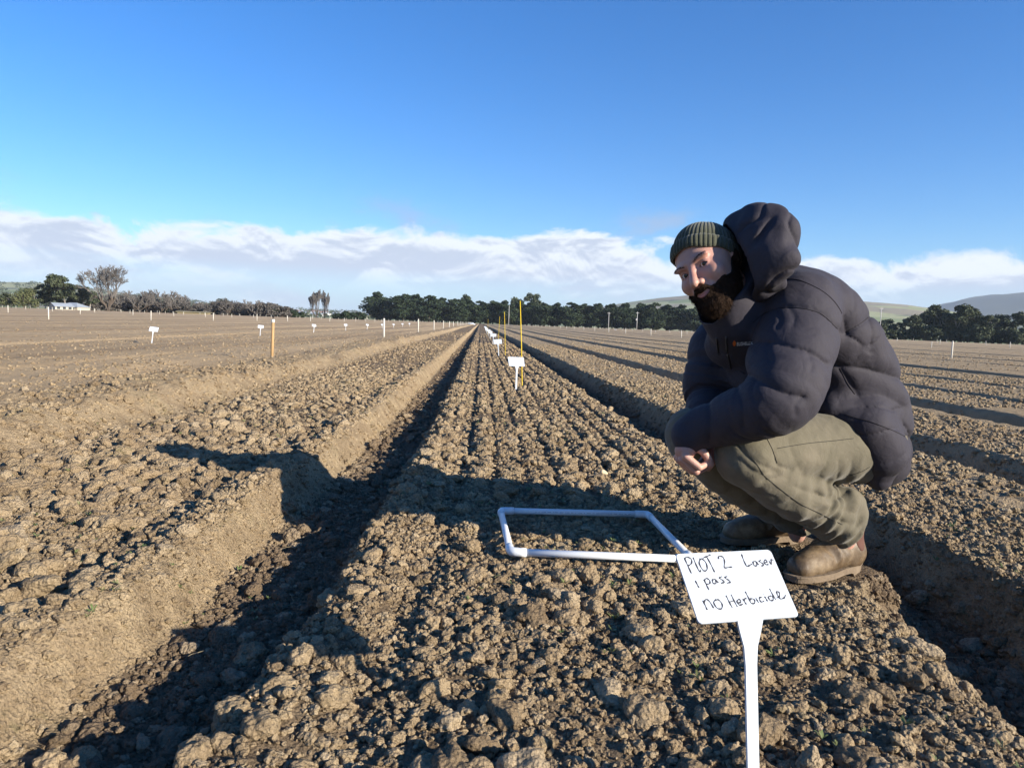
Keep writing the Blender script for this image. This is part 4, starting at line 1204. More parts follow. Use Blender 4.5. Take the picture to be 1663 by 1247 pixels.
def make_person():
    FWD = np.array([-0.848, -0.53, 0]); RT = np.array([-0.53, 0.848, 0]); LT = -RT
    M_jacket = cloth('jacket_cloth', (0.028, 0.025, 0.034), 0.75, 1400, 0.0035, 26, (0.16, 0.13, 0.10), 0.06, 0.03)
    M_trouser = cloth('trouser_cloth', (0.104, 0.091, 0.062), 0.85, 1100, 0.004, 30, (0.20, 0.165, 0.12), 0.35)
    M_seam = plain('seam_thread', (0.030, 0.028, 0.024), 0.9)
    M_line = plain('jacket_seam', (0.016, 0.014, 0.018), 0.9)
    t = NT('skin'); p = t.coord()
    c = t.mix(t.ramp(t.noise(p, 16, 4), 0.35, 0.7), (0.46, 0.265, 0.205), (0.39, 0.19, 0.15))
    t.set(Base_Color=c, Roughness=0.48, Normal=t.bump(t.noise(p, 500, 3), 0.0006))
    t.b.inputs['Subsurface Weight'].default_value = 0.12; t.b.inputs['Subsurface Scale'].default_value = 0.006
    M_skin = t.m
    t = NT('boot_leather'); p = t.coord()
    c = t.mix(t.noise(p, 14, 5, 0.65), (0.048, 0.030, 0.016), (0.135, 0.088, 0.046))
    c = t.mix(t.ramp(t.noise(p, 9, 6, 0.7), 0.44, 0.70, 0, 0.85), c, (0.27, 0.195, 0.115))
    t.set(Base_Color=c, Roughness=t.ramp(t.noise(p, 20, 4), 0.3, 0.7, 0.42, 0.75), Normal=t.bump(t.noise(p, 60, 5), 0.002))
    M_boot = t.m
    t = NT('boot_sole'); p = t.coord()
    t.set(Base_Color=t.mix(t.noise(p, 25, 5), (0.09, 0.062, 0.038), (0.24, 0.18, 0.12)), Roughness=0.85, Normal=t.bump(t.noise(p, 90, 4), 0.003))
    M_sole = t.m
    M_elastic = plain('boot_elastic', (0.10, 0.048, 0.036), 0.9, 0.3, 40)
    t = NT('beanie_knit'); p = t.coord()
    t.set(Base_Color=t.mix(t.noise(p, 180, 3), (0.030, 0.033, 0.019), (0.070, 0.073, 0.041)), Roughness=0.95, Normal=t.bump(t.noise(p, 420, 3), 0.0015))
    t.b.inputs['Sheen Weight'].default_value = 0.3
    M_knit = t.m
    t = NT('beard_hair'); p = t.coord()
    t.set(Base_Color=t.mix(t.noise(p, 120, 3), (0.011, 0.007, 0.005), (0.036, 0.020, 0.012)), Roughness=0.85, Normal=t.bump(t.noise(t.scale(p, (1, 1, 0.3)), 420, 3), 0.003))
    t.b.inputs['Specular IOR Level'].default_value = 0.1
    M_beard = t.m

    # ---- head frame
    O = at(1153, 433, 1.96)
    T = np.array([0, 0, CAM_H]) - O; T /= np.linalg.norm(T)
    cup = RM[:, 1]; Rt = np.cross(-T, cup); Rt /= np.linalg.norm(Rt); Up = np.cross(Rt, -T)
    psi, phi, th = math.radians(28), math.radians(-11), math.radians(32)
    Rt2 = Rt * math.cos(th) + Up * math.sin(th); Up2 = Up * math.cos(th) - Rt * math.sin(th)
    f0 = math.cos(psi) * T - math.sin(psi) * Rt2; l0 = math.cos(psi) * Rt2 + math.sin(psi) * T
    fh = math.cos(phi) * f0 - math.sin(phi) * Up2; uh = math.cos(phi) * Up2 + math.sin(phi) * f0
    HM = np.stack([l0, fh, uh], 1)                # columns: his left, forward, up
    W = lambda q: O + HM @ np.asarray(q, float)
    loc = lambda p: (p - O) @ HM

    def head_l(q):
        d = ell(q, (0, -0.012, 0.038), (0.077, 0.098, 0.078))
        d = smin(d, ell(q, (0, 0.028, -0.012), (0.068, 0.064, 0.085)), 0.03)
        d = smin(d, ell(q, (0, 0.030, -0.068), (0.055, 0.058, 0.055)), 0.03)
        d = smin(d, ell(q, (0, 0.070, -0.102), (0.026, 0.022, 0.020)), 0.03)
        ax = np.abs(q[:, 0]); s = np.column_stack([ax, q[:, 1], q[:, 2]])
        d = smin(d, ell(s, (0.043, 0.066, -0.030), (0.024, 0.022, 0.022)), 0.018)      # cheeks
        d = smin(d, ell(s, (0.028, 0.084, 0.021), (0.030, 0.010, 0.008)), 0.014)       # brow
        d = smax(d, -ell(s, (0.032, 0.099, 0.000), (0.019, 0.015, 0.011)), 0.010)      # sockets
        d = smin(d, ell(s, (0.032, 0.0745, 0.0005), (0.0165, 0.0142, 0.0140)), 0.004)  # lids
        ex = (s[:, 0] - 0.032) / 0.0125
        slit = np.maximum(np.abs(s[:, 2] + 0.0010 - 0.0012 * ex) - 0.0058 * (1 - ex * ex), np.abs(ex) * 0.0125 - 0.0125)
        ball = np.linalg.norm(s - np.array((0.032, 0.0735, 0.0)), axis=1) - 0.0120
        d = smax(d, -np.maximum(slit, np.maximum(-ball, 0.072 - s[:, 1])), 0.0012)
        d = smin(d, chain(q, [(0, 0.088, 0.014), (0, 0.101, -0.012), (0, 0.114, -0.036)], [0.0075, 0.0090, 0.0120]), 0.010)
        d = smin(d, ell(s, (0.0135, 0.100, -0.040), (0.0085, 0.011, 0.0085)), 0.006)
        d = smax(d, -ell(s, (0.0075, 0.108, -0.0480), (0.0042, 0.0070, 0.0040)), 0.003)
        d = smin(d, ell(q, (0, 0.086, -0.062), (0.030, 0.012, 0.016)), 0.012)
        cz = -0.072 + 0.016 * (ax / 0.030) ** 2                                            # smiling mouth
        my = 0.0955 - 0.012 * (ax / 0.028) ** 2
        up_ = np.column_stack([q[:, 0], q[:, 1] - my, q[:, 2] - cz])
        d = smin(d, ell(up_, (0, 0, 0.0050), (0.027, 0.0050, 0.0042)), 0.004)
        d = smin(d, ell(up_, (0, 0, -0.0055), (0.024, 0.0060, 0.0052)), 0.004)
        d = smax(d, -ell(up_, (0, 0.005, -0.0002), (0.026, 0.0060, 0.0011)), 0.0015)
        d = smin(d, ell(s, (0.074, -0.012, -0.005), (0.010, 0.018, 0.031)), 0.006)     # ears
        d = smin(d, chain(q, [(0, -0.012, -0.06), (0.01, -0.035, -0.15)], [0.055, 0.058]), 0.03)
        return d
    # ---- joints (pixel of the photograph, metres along the lens axis)
    LK, RK = at(1216, 738, 1.93), at(1131, 708, 2.13)
    LHp, RHp = at(1405, 722, 2.12), at(1335, 712, 2.32)
    LAn, RAn = at(1370, 866, 2.11), at(1296, 846, 2.29)
    LSh, LEl, LWr = at(1300, 508, 1.92), at(1262, 648, 1.795), at(1124, 702, 1.94)
    RSh, REl, RWr = at(1178, 548, 2.22), at(1152, 640, 2.19), at(1150, 708, 2.04)
    NB = at(1236, 480, 1.99)
    # ---- hands
    ath = lambda x, y, d: at(x, y, d + 0.07)
    def hand_sdf(p):
        d = chain(p, [LWr, ath(1120, 716, 1.868), ath(1113, 731, 1.862)], [0.027, 0.026, 0.027], side=ath(1099, 744, 1.895) - ath(1113, 741, 1.835), k=1.35)
        K = [((1114, 741, 1.834), (1136, 759, 1.828), (1153, 751, 1.852), 0.0092), ((1108, 746, 1.850), (1131, 766, 1.848), (1150, 758, 1.872), 0.0095),
             ((1103, 747, 1.868), (1124, 766, 1.866), (1142, 759, 1.888), 0.0090), ((1099, 743, 1.886), (1115, 761, 1.886), (1130, 756, 1.902), 0.0080)]
        for a, b, c, r in K:
            d = smin(d, chain(p, [ath(1113, 728, 1.862), ath(*a), ath(*b), ath(*c)], [r * 1.2, r * 1.15, r, r * 0.85]), 0.004)
        d = smin(d, chain(p, [ath(1124, 718, 1.858), ath(1141, 732, 1.840), ath(1150, 744, 1.840), ath(1154, 755, 1.848)], [0.015, 0.0115, 0.0105, 0.0085]), 0.008)
        e = chain(p, [RWr, ath(1153, 722, 1.95), ath(1158, 738, 1.935)], [0.026, 0.025, 0.023], side=RT, k=1.3)
        for i in range(4):
            o = i * 0.018
            e = smin(e, chain(p, [ath(1153, 728, 1.935 + o), ath(1160, 747, 1.910 + o), ath(1150, 760, 1.900 + o), ath(1136, 752, 1.905 + o)], [0.011, 0.0098, 0.0090, 0.0078]), 0.004)
        e = smin(e, chain(p, [ath(1148, 722, 1.94), ath(1146, 740, 1.915), ath(1140, 750, 1.905)], [0.013, 0.0105, 0.0085]), 0.006)
        return np.minimum(d, e)
    # ---- body: one continuous mesh (skin under the clothes)
    def body_sdf(p):
        d = head_l(loc(p))
        d = smin(d, chain(p, [W((0.0, -0.02, -0.07)), W((0.01, -0.035, -0.15)), NB, at(1300, 505, 2.05)], [0.054, 0.056, 0.06, 0.08]), 0.02)
        d = smin(d, chain(p, [at(1295, 510, 2.05), at(1350, 585, 2.12), at(1392, 690, 2.20)], [0.095, 0.10, 0.10], side=LT, k=1.3), 0.03)
        for h, k, a in ((LHp, LK, LAn), (RHp, RK, RAn)):
            d = smin(d, chain(p, [h, k, a], [0.07, 0.052, 0.036]), 0.03)
            d = smin(d, chain(p, [a, a - np.array([0, 0, 0.03]), a - np.array([0, 0, 0.045])], [0.034, 0.03, 0.026]), 0.02)
        d = smin(d, chain(p, [at(1300, 510, 1.99), LSh, LEl, LWr], [0.06, 0.05, 0.042, 0.026]), 0.02)
        d = smin(d, chain(p, [at(1262, 512, 2.1), RSh, REl, RWr], [0.06, 0.05, 0.042, 0.026]), 0.02)
        return smin(d, hand_sdf(p), 0.004)
    pts = np.array([O, NB, LSh, RSh, LK, RK, LHp, RHp, LAn, RAn, LWr])
    V1, F1 = surface_nets(body_sdf, pts.min(0) - 0.16, pts.max(0) + 0.14, 0.0085)
    # finer skin where it shows: head and hands replace their coarse faces
    def cut(V, F, c, r, inside):
        m = np.linalg.norm(V - c, axis=1) < r
        fm = m[F].all(1) if inside else ~(m[F].all(1))
        return F[fm]
    hc, hr = W((0, 0.0, -0.01)), 0.150
    dc, dr = at(1130, 738, 1.96), 0.088
    V2, F2 = surface_nets(body_sdf, hc - hr, hc + hr, 0.0017)
    V3, F3 = surface_nets(body_sdf, dc - dr, dc + dr, 0.0024)
    F1 = cut(V1, cut(V1, F1, hc, hr - 0.018, False), dc, dr - 0.012, False)
    F2 = cut(V2, F2, hc, hr - 0.006, True); F3 = cut(V3, F3, dc, dr - 0.004, True)
    V = np.vstack([V1, V2, V3]); F = np.vstack([F1, F2 + len(V1), F3 + len(V1) + len(V2)])
    base = np.array([(LAn[0] + RAn[0]) / 2, (LAn[1] + RAn[1]) / 2, 0.0])
    person = obj('person', V, F, M_skin)
    tag(person, 'person in dark puffer jacket and green beanie crouching beside the white frame', 'person')
    def part(name, V, F, m, parent=person, smooth=True): return obj(name, V, F, m, parent, smooth)

    # ---- eyes
    for s in (-1, 1):
        mb = MB(); R = 0.0128; c = np.array((s * 0.032, 0.0738, 0.0)); n = 16
        Vv = []; Ff = []
        gaze = HM.T @ T; gaze = gaze / np.linalg.norm(gaze); gaze /= np.linalg.norm(gaze)
        a = np.cross(gaze, (0, 0, 1)); a /= np.linalg.norm(a); b = np.cross(a, gaze)
        for i in range(n + 1):
            w = math.pi * 0.6 * i / n
            for k in range(20):
                o = 2 * math.pi * k / 20
                Vv.append(W(c + R * (math.cos(w) * gaze + math.sin(w) * (math.cos(o) * a + math.sin(o) * b))))
        Ff = [(i * 20 + k, i * 20 + (k + 1) % 20, (i + 1) * 20 + (k + 1) % 20, (i + 1) * 20 + k) for i in range(n) for k in range(20)]
        o = part('eye', np.array(Vv), Ff, EYE_WHITE)
        o.data.materials.append(EYE_IRIS)
        for i, pl in enumerate(o.data.polygons): pl.material_index = 1 if i // 20 < 6 else 0
    # ---- eyebrows, moustache and beard as hair
    hb = BVHTree.FromPolygons([tuple(v) for v in V2], [tuple(f) for f in F2])
    rg = np.random.default_rng(11)
    def hairs(name, roots, dirs, length, width, mat, curl=0.35):
        Vv, Ff = [], []
        for r0, d0 in zip(roots, dirs):
            L = length * rg.uniform(0.6, 1.25); q = np.array(r0); dd = np.array(d0)
            sd = np.cross(dd, T + rg.normal(0, 0.3, 3)); sd /= np.linalg.norm(sd) + 1e-9
            b = len(Vv)
            for i in range(4):
                w = width * (1 - i / 3.6)
                Vv += [q - sd * w, q + sd * w]
                dd = dd + rg.normal(0, curl * 0.35, 3); dd /= np.linalg.norm(dd); q = q + dd * L / 3
            Ff += [(b, b + 1, b + 3, b + 2), (b + 2, b + 3, b + 5, b + 4), (b + 4, b + 5, b + 7, b + 6)]
        return part(name, np.array(Vv), Ff, mat)
    for s in (-1, 1):
        roots, dirs = [], []
        for i in range(95):
            u = rg.uniform(0, 1)
            q = np.array((s * (0.013 + 0.038 * u), 0.13, 0.0165 + 0.0085 * math.sin(u * 2.2) + rg.normal(0, 0.0017)))
            h = hb.ray_cast(Vector(W(q)), Vector(-HM[:, 1]))
            if h[0] is None: continue
            roots.append(np.array(h[0])); dd = HM @ np.array((s * 0.9, 0.02, 0.25 - 0.5 * u)); dirs.append(dd / np.linalg.norm(dd))
        hairs('eyebrow', roots, dirs, 0.006, 0.00036, M_beard, 0.15)
    def beard_sdf(p):
        q = loc(p); d = head_l(q) - 0.0038
        ax = np.abs(q[:, 0])
        lump = 0.004 * fbm(q[:, 0] * 60, q[:, 1] * 60, q[:, 2] * 45, 3)
        full = smin(d - 0.004 * sstep(-q[:, 2], 0.055, 0.11), ell(q, (0, 0.056, -0.102), (0.042, 0.035, 0.038)), 0.02)
        line = -0.060 + 1.5 * np.clip(0.034 - q[:, 1], 0, 1) + 0.5 * np.clip(ax - 0.036, 0, 0.02)     # upper edge of the beard
        line = np.minimum(line, 0.020)
        e = smax(full + lump, q[:, 2] - line, 0.008)
        e = smax(e, -(q[:, 1] + 0.012 - 0.5 * np.clip(-0.05 - q[:, 2], 0, 1)), 0.008)
        # lips stay clear
        cz = -0.072 + 0.016 * (ax / 0.030) ** 2
        e = smax(e, -(np.sqrt((q[:, 0] / 0.029) ** 2 + ((q[:, 2] - cz + 0.002) / 0.0065) ** 2) - 1.0) * 0.0065, 0.003)
        # moustache
        mz = -0.058 + 0.002 * (ax / 0.02) - 0.020 * np.clip(ax - 0.016, 0, 1) / 0.02
        mo = smax(d - 0.001 + lump * 0.5, (np.abs(q[:, 2] - mz) - 0.0065 * (1 - 0.35 * sstep(ax, 0.015, 0.04))), 0.003)
        mo = smax(mo, ax - 0.040, 0.004); mo = smax(mo, -(q[:, 1] - 0.05), 0.004)
        return np.minimum(e, mo)
    Vb, Fb = surface_nets(beard_sdf, W((0, 0.03, -0.07)) - 0.125, W((0, 0.03, -0.07)) + 0.125, 0.0026)
    beard = part('beard', Vb, Fb, M_beard)
    me = beard.data; k = rg.choice(len(Fb), 9000)
    roots, dirs = [], []
    for i in k:
        pl = me.polygons[int(i)]; nrm = np.array(pl.normal); c = np.array(pl.center)
        ql = HM.T @ (c - O); zc = -0.072 + 0.016 * (abs(ql[0]) / 0.030) ** 2
        if abs(ql[0]) < 0.030 and -0.004 < ql[2] - zc < 0.016: continue
        dd = nrm * 0.55 + HM @ np.array((0, 0.25, -0.9)); roots.append(c - nrm * 0.001); dirs.append(dd / np.linalg.norm(dd))
    hairs('beard_strands', roots, dirs, 0.0105, 0.00045, M_beard).parent = beard
    # lips: skin of another tone, just over the mouth
    def lips_sdf(p):
        q = loc(p); ax = np.abs(q[:, 0]); cz = -0.072 + 0.016 * (ax / 0.030) ** 2; my = 0.0955 - 0.012 * (ax / 0.028) ** 2
        g = np.column_stack([q[:, 0], q[:, 1] - my, q[:, 2] - cz])
        return smin(ell(g, (0, 0.0012, -0.0052), (0.0240, 0.0066, 0.0044)), ell(g, (0, 0.0002, 0.0012), (0.0265, 0.0056, 0.0030)), 0.002)
    c = W((0, 0.09, -0.07)); Vl, Fl = surface_nets(lips_sdf, c - 0.05, c + 0.05, 0.0014)
    part('lips', Vl, Fl, LIP)

    # ---- beanie: knitted ribs and a turned-up cuff
    nphi, nr = 576, 44
    Vv = []; prof = []
    for i in range(30):                             # crown
        w = (math.pi / 2) * 0.985 * i / 29; prof.append((math.sin(w), math.cos(w), 0.0035, 0))
    for z, r, a in ((0.02, 1.0, 0.0035), (0.0, 1.01, 0.002), (-0.02, 1.055, 0.003), (-0.06, 1.070, 0.004), (-0.20, 1.080, 0.004),
                    (-0.36, 1.075, 0.004), (-0.46, 1.055, 0.004), (-0.49, 1.02, 0.002), (-0.46, 0.985, 0.0)):
        prof.append((r, z, a, 1))
    prof[0] = (0.0, 1.0, 0, 0)
    bc, br = np.array((0.003, -0.016, 0.046)), np.array((0.081, 0.100, 0.074))
    tilt = Matrix.Rotation(math.radians(27), 3, 'X'); tilt = np.array(Matrix.Rotation(math.radians(15), 3, 'Y')) @ np.array(tilt)       # cuff sits lower at the back
    wob = np.random.default_rng(5).normal(0, 1, 64)
    for (r, z, a, cuff) in prof:
        for k in range(nphi):
            o = 2 * math.pi * k / nphi
            rib = a * (abs(math.cos(o * 24)) ** 0.6 - 0.5) * min(1.0, r * 1.6)
            lump = 1 + 0.010 * math.sin(3 * o + 1) + 0.007 * math.sin(7 * o + z * 5)
            rr = r * lump
            q = np.array((br[0] * rr * math.cos(o), br[1] * rr * math.sin(o), br[2] * z))
            n = np.array((math.cos(o) * r, math.sin(o) * r, max(z, 0.0))); n /= np.linalg.norm(n) + 1e-9
            if cuff: q[2] += 0.004 * math.sin(2 * o) + (0.0 if z > -0.3 else 0.003 * math.sin(5 * o))
            Vv.append(W(bc + tilt @ (q + n * rib)))
    m_ = len(prof)
    Ff = [(i * nphi + k, (i + 1) * nphi + k, (i + 1) * nphi + (k + 1) % nphi, i * nphi + (k + 1) % nphi) for i in range(m_ - 1) for k in range(nphi)]
    sp = 31 * nphi
    beanie = part('beanie', np.array(Vv)[:32 * nphi], np.array([f for f in Ff if max(f) < 32 * nphi]), M_knit)
    cuffV = np.array(Vv)[31 * nphi:]; cuffF = np.array([f for f in Ff if min(f) >= 31 * nphi]) - 31 * nphi
    part('cuff', cuffV, cuffF, M_knit, beanie)

    def pix_of(p):
        c = (p - np.array([0, 0, CAM_H])) @ RM
        return PW / 2 + FPX * c[:, 0] / c[:, 2], PH / 2 - FPX * c[:, 1] / c[:, 2], c[:, 2]
    def creases(p, lines, dmax):
        """pressed-in lines on the side of a limb that faces the sun: (polyline, width, depth), pixels and metres"""
        x, y, dep = pix_of(p); out = np.zeros(len(p))
        near = sstep(dmax - dep, -0.03, 0.03)
        for L, w, dp in lines:
            A = np.array(L, float); L3, _ = spline(np.column_stack([A, np.zeros(len(A))]), np.zeros(len(A)), 4)
            best = np.full(len(p), 1e9)
            lo = L3[:, :2].min(0) - w * 3.2; hi = L3[:, :2].max(0) + w * 3.2
            m = (x > lo[0]) & (x < hi[0]) & (y > lo[1]) & (y < hi[1]) & (near > 0)
            if not m.any(): continue
            q = np.column_stack([x[m], y[m]]); bb = np.full(len(q), 1e9)
            for a, b in zip(L3[:-1, :2], L3[1:, :2]):
                ab = b - a; t = np.clip(((q - a) @ ab) / (ab @ ab + 1e-9), 0, 1)
                bb = np.minimum(bb, np.linalg.norm(q - a - t[:, None] * ab, axis=1))
            best[m] = bb
            out += dp * (0.55 * np.exp(-best / (0.42 * w)) + 0.45 * np.exp(-(best / (1.7 * w)) ** 2)) * near
        return out
    # ---- trousers
    lt_thigh = spline([LHp + RT * 0.03, LHp, at(1315, 728, 2.03), LK], [0.098, 0.106, 0.100, 0.088])
    lt_shin = spline([LK, at(1272, 787, 1.985), at(1330, 822, 2.055), at(1367, 851, 2.11)], [0.085, 0.076, 0.070, 0.066])
    rt_thigh = spline([RHp, at(1240, 712, 2.25), RK], [0.100, 0.100, 0.086])
    rt_shin = spline([RK, at(1190, 770, 2.2), RAn + np.array([0, 0, 0.02])], [0.085, 0.078, 0.066])
    def trouser_sdf(p):
        d = chain(p, *lt_thigh); e = chain(p, *lt_shin)
        # ring folds above the hem and bunching at the back of the knee
        ax = (lt_shin[0][-1] - lt_shin[0][0]); ax = ax / np.linalg.norm(ax)
        s = (p - lt_shin[0][0]) @ ax
        wr = 0.0050 * np.sin(s * 150 + 2.2 * perlin(p[:, 0] * 9, p[:, 1] * 9, p[:, 2] * 9) * 3) * sstep(s, 0.20, 0.34)
        e = e - wr
        d = smin(d, e, 0.018)
        d = smin(d, chain(p, [at(1378, 812, 2.07), at(1386, 838, 2.10)], [0.040, 0.036]), 0.02)
        d2 = smin(chain(p, *rt_thigh), chain(p, *rt_shin), 0.018)
        d = smin(d, d2, 0.02)
        d = smin(d, ell(p, at(1390, 735, 2.24), (0.085, 0.11, 0.075)), 0.04)
        # creases of the bent knee, the calf and the thigh
        d = d + creases(p, [([(1198, 722), (1222, 748), (1252, 762)], 4.5, 0.0075), ([(1200, 745), (1230, 768), (1260, 764)], 4.5, 0.0060),
                            ([(1256, 735), (1262, 755), (1284, 762)], 4.5, 0.0083), ([(1240, 780), (1270, 772), (1290, 758)], 4.5, 0.0060),
                            ([(1290, 790), (1330, 806), (1352, 806)], 5.4, 0.0067), ([(1322, 800), (1352, 812), (1375, 798)], 4.5, 0.0090),
                            ([(1310, 850), (1345, 842), (1380, 850)], 4.5, 0.0067), ([(1330, 830), (1360, 826), (1388, 834)], 4.5, 0.0067),
                            ([(1278, 712), (1290, 745), (1298, 762)], 5.4, 0.0045), ([(1330, 770), (1342, 752), (1348, 730)], 5.4, 0.0045),
                            ([(1372, 785), (1380, 766), (1384, 745)], 4.5, 0.0060), ([(1352, 790), (1360, 772), (1362, 750)], 4.5, 0.0045)], 2.06) - 0.002
        thx = (LK - LHp) / np.linalg.norm(LK - LHp); u = (p - LHp) @ thx
        d = d + 0.0035 * np.sin(u * 95 + 3 * perlin(p[:, 0] * 10, p[:, 1] * 10, p[:, 2] * 10)) * sstep(-(p[:, 2]), -0.37, -0.26) * sstep(u, -0.02, 0.06) * sstep(-u, -0.42, -0.3)
        d = d + 0.005 * perlin(p[:, 0] * 11 + p[:, 2] * 5, p[:, 1] * 11, p[:, 2] * 16)
        d = d + 0.0022 * perlin(p[:, 0] * 34, p[:, 1] * 34, p[:, 2] * 38)
        # open hem
        hem = at(1370, 859, 2.11); d = smax(d, ((p - hem) @ ax) * 1.0 - 0.004 - 5.0 * (np.linalg.norm(p - hem, axis=1) > 0.16), 0.006)
        return d
    pts = np.array([LHp, RHp, LK, RK, LAn, RAn])
    Vt, Ft = surface_nets(trouser_sdf, pts.min(0) - np.array([0.14, 0.14, 0.05]), pts.max(0) + np.array([0.22, 0.24, 0.16]), 0.0045)
    trousers = part('trousers', Vt, Ft, M_trouser)

    # ---- jacket
    tor = spline([at(1424, 748, 2.19), at(1404, 712, 2.19), at(1388, 650, 2.16), at(1352, 578, 2.11), at(1302, 508, 2.05), at(1255, 478, 2.01)],
                 [0.074, 0.108, 0.119, 0.126, 0.120, 0.080], 5)
    larm = spline([at(1292, 492, 1.965), LSh, at(1284, 580, 1.855), LEl, at(1196, 676, 1.865), at(1140, 696, 1.925), at(1122, 706, 1.938)],
                  [0.085, 0.100, 0.103, 0.086, 0.066, 0.052, 0.047], 5)
    rarm = spline([at(1252, 500, 2.12), RSh, at(1160, 595, 2.2), REl, at(1150, 690, 2.09), at(1151, 708, 2.05)],
                  [0.085, 0.085, 0.085, 0.075, 0.056, 0.050], 5)
    def pf(per, off, amp):
        return lambda s: amp * (np.abs(np.sin(math.pi * (s - off) / per)) ** 0.42) - amp * 0.78
    hoodN = at(1150, 446, 1.94) - at(1225, 425, 1.93); hoodN /= np.linalg.norm(hoodN)
    rimA, rimB, rimC = at(1184, 492, 1.87), at(1124, 488, 2.0), at(1228, 410, 1.98)
    rimN = np.cross(rimB - rimA, rimC - rimA); rimN /= np.linalg.norm(rimN)
    if (O - rimA) @ rimN < 0: rimN = -rimN
    def jacket_sdf(p):
        w = 0.02 * perlin(p[:, 0] * 5, p[:, 1] * 5, p[:, 2] * 5)
        d = chain(p, *tor, side=LT, k=1.25)
        d = d + creases(p, [([(1268, 452), (1300, 456), (1340, 476), (1365, 505), (1373, 540)], 7.65, 0.0100), ([(1373, 540), (1395, 527), (1412, 514), (1432, 500)], 8.5, 0.0112),
                            ([(1335, 592), (1395, 597), (1423, 604), (1470, 618)], 10.2, 0.0150), ([(1364, 599), (1378, 618), (1395, 646)], 4.25, 0.0050),
                            ([(1350, 668), (1392, 679), (1414, 685), (1450, 699), (1490, 716)], 9.35, 0.0137), ([(1395, 646), (1430, 642), (1468, 660)], 7.65, 0.0063),
                            ([(1424, 690), (1440, 720), (1470, 745)], 5.1, 0.0063), ([(1410, 520), (1416, 540), (1412, 560)], 4.25, 0.0044)], 2.2) - 0.004
        # skirt over the hip
        d = smin(d, chain(p, [at(1352, 664, 2.03), at(1405, 690, 2.02), at(1434, 736, 2.04), at(1428, 776, 2.06)], [0.040, 0.072, 0.072, 0.036]), 0.05)
        a = chain(p, *larm) - 0.006
        a = a + creases(p, [([(1218, 528), (1244, 508), (1280, 499), (1329, 508), (1364, 538)], 7.524, 0.0110), ([(1208, 556), (1252, 557), (1291, 566), (1314, 573), (1342, 592)], 7.524, 0.0115),
                            ([(1198, 600), (1236, 620), (1271, 638), (1305, 645)], 7.524, 0.0115), ([(1196, 622), (1206, 655), (1208, 694)], 6.84, 0.0094), ([(1150, 645), (1153, 670), (1152, 718)], 6.156, 0.0084),
                            ([(1262, 507), (1268, 520), (1262, 532)], 2.736, 0.0052), ([(1282, 500), (1290, 516), (1288, 528)], 2.736, 0.0047), ([(1312, 575), (1318, 590), (1316, 602)], 2.736, 0.0047),
                            ([(1250, 558), (1246, 572), (1250, 586)], 3.42, 0.0042), ([(1228, 618), (1222, 634), (1226, 650)], 3.42, 0.0047), ([(1300, 644), (1290, 660), (1292, 672)], 3.42, 0.0042)], 1.93)
        b = chain(p, *rarm, puff=pf(0.112, 0.05, 0.018))
        d = smin(d, a, 0.026); d = smin(d, b, 0.02)
        d = smin(d, chain(p, [at(1240, 545, 2.06), at(1235, 600, 2.06), at(1262, 655, 2.08)], [0.085, 0.094, 0.088]), 0.05)
        # collar wall and shoulders
        d = smin(d, chain(p, [at(1245, 492, 2.0), at(1207, 520, 2.01), at(1192, 560, 2.05)], [0.090, 0.080, 0.072], side=LT, k=1.2), 0.03)
        cl = chain(p, [at(1220, 550, 2.02), at(1195, 517, 1.98), at(1178, 480, 1.96), at(1200, 432, 1.97)], [0.088, 0.090, 0.092, 0.082])
        d = smin(d, cl, 0.02)
        # room for neck and beard, slanting rim
        d = smax(d, -chain(p, [at(1150, 430, 1.94), at(1164, 480, 1.95), at(1186, 515, 1.99)], [0.088, 0.078, 0.055]), 0.006)
        d = smax(d, -smax(-((p - rimA) @ rimN), chain(p, [O, at(1170, 490, 1.96)], [0.13, 0.13]), 0.01), 0.008)
        # wrinkles
        d = d + 0.0050 * perlin(p[:, 0] * 8, p[:, 1] * 8, p[:, 2] * 8 + 4) + 0.0022 * perlin(p[:, 0] * 22 + 3, p[:, 1] * 22, p[:, 2] * 18)
        # sharp little folds, in patches
        f1 = perlin(p[:, 0] * 7 + 2, p[:, 1] * 7, p[:, 2] * 11); f2 = perlin(p[:, 0] * 4 + 8, p[:, 1] * 4, p[:, 2] * 4)
        d = d + 0.0055 * np.exp(-np.abs(f1) / 0.05) * sstep(f2, -0.05, 0.35)
        return d
    Vj, Fj = surface_nets(jacket_sdf, np.array([at(1080, 700, 2.0)[0] - 0.05, LEl[1] - 0.16, 0.12]), np.array([at(1485, 700, 2.2)[0] + 0.09, 2.62, 1.0]), 0.0045)
    jacket = part('jacket', Vj, Fj, M_jacket)
    # ---- hood hanging up behind the head, hollow towards the face
    HX = np.stack([FWD, LT, np.array([0, 0, 1.0])], 1)
    def hood_sdf(p):
        d = ell(p, at(1229, 386, 1.89), (0.058, 0.126, 0.088), HX)
        d = smin(d, ell(p, at(1221, 424, 1.88), (0.060, 0.145, 0.064), HX), 0.03)
        d = smin(d, ell(p, at(1218, 462, 1.93), (0.053, 0.112, 0.048), HX), 0.03)
        d = smin(d, ell(p, at(1200, 456, 1.90), (0.050, 0.110, 0.045), HX), 0.03)
        d = d + 0.010 * perlin(p[:, 0] * 12 + 9, p[:, 1] * 12, p[:, 2] * 12) + 0.0030 * perlin(p[:, 0] * 30 + 9, p[:, 1] * 30, p[:, 2] * 26)
        cr = p - at(1242, 372, 1.85); cr = cr @ np.stack([Rt, T, Up], 1)
        d = d + 0.012 * np.exp(-((cr[:, 0] - 0.7 * cr[:, 2]) / 0.009) ** 2) * sstep(-cr[:, 2], -0.05, 0.02) * sstep(cr[:, 2], -0.07, -0.02)
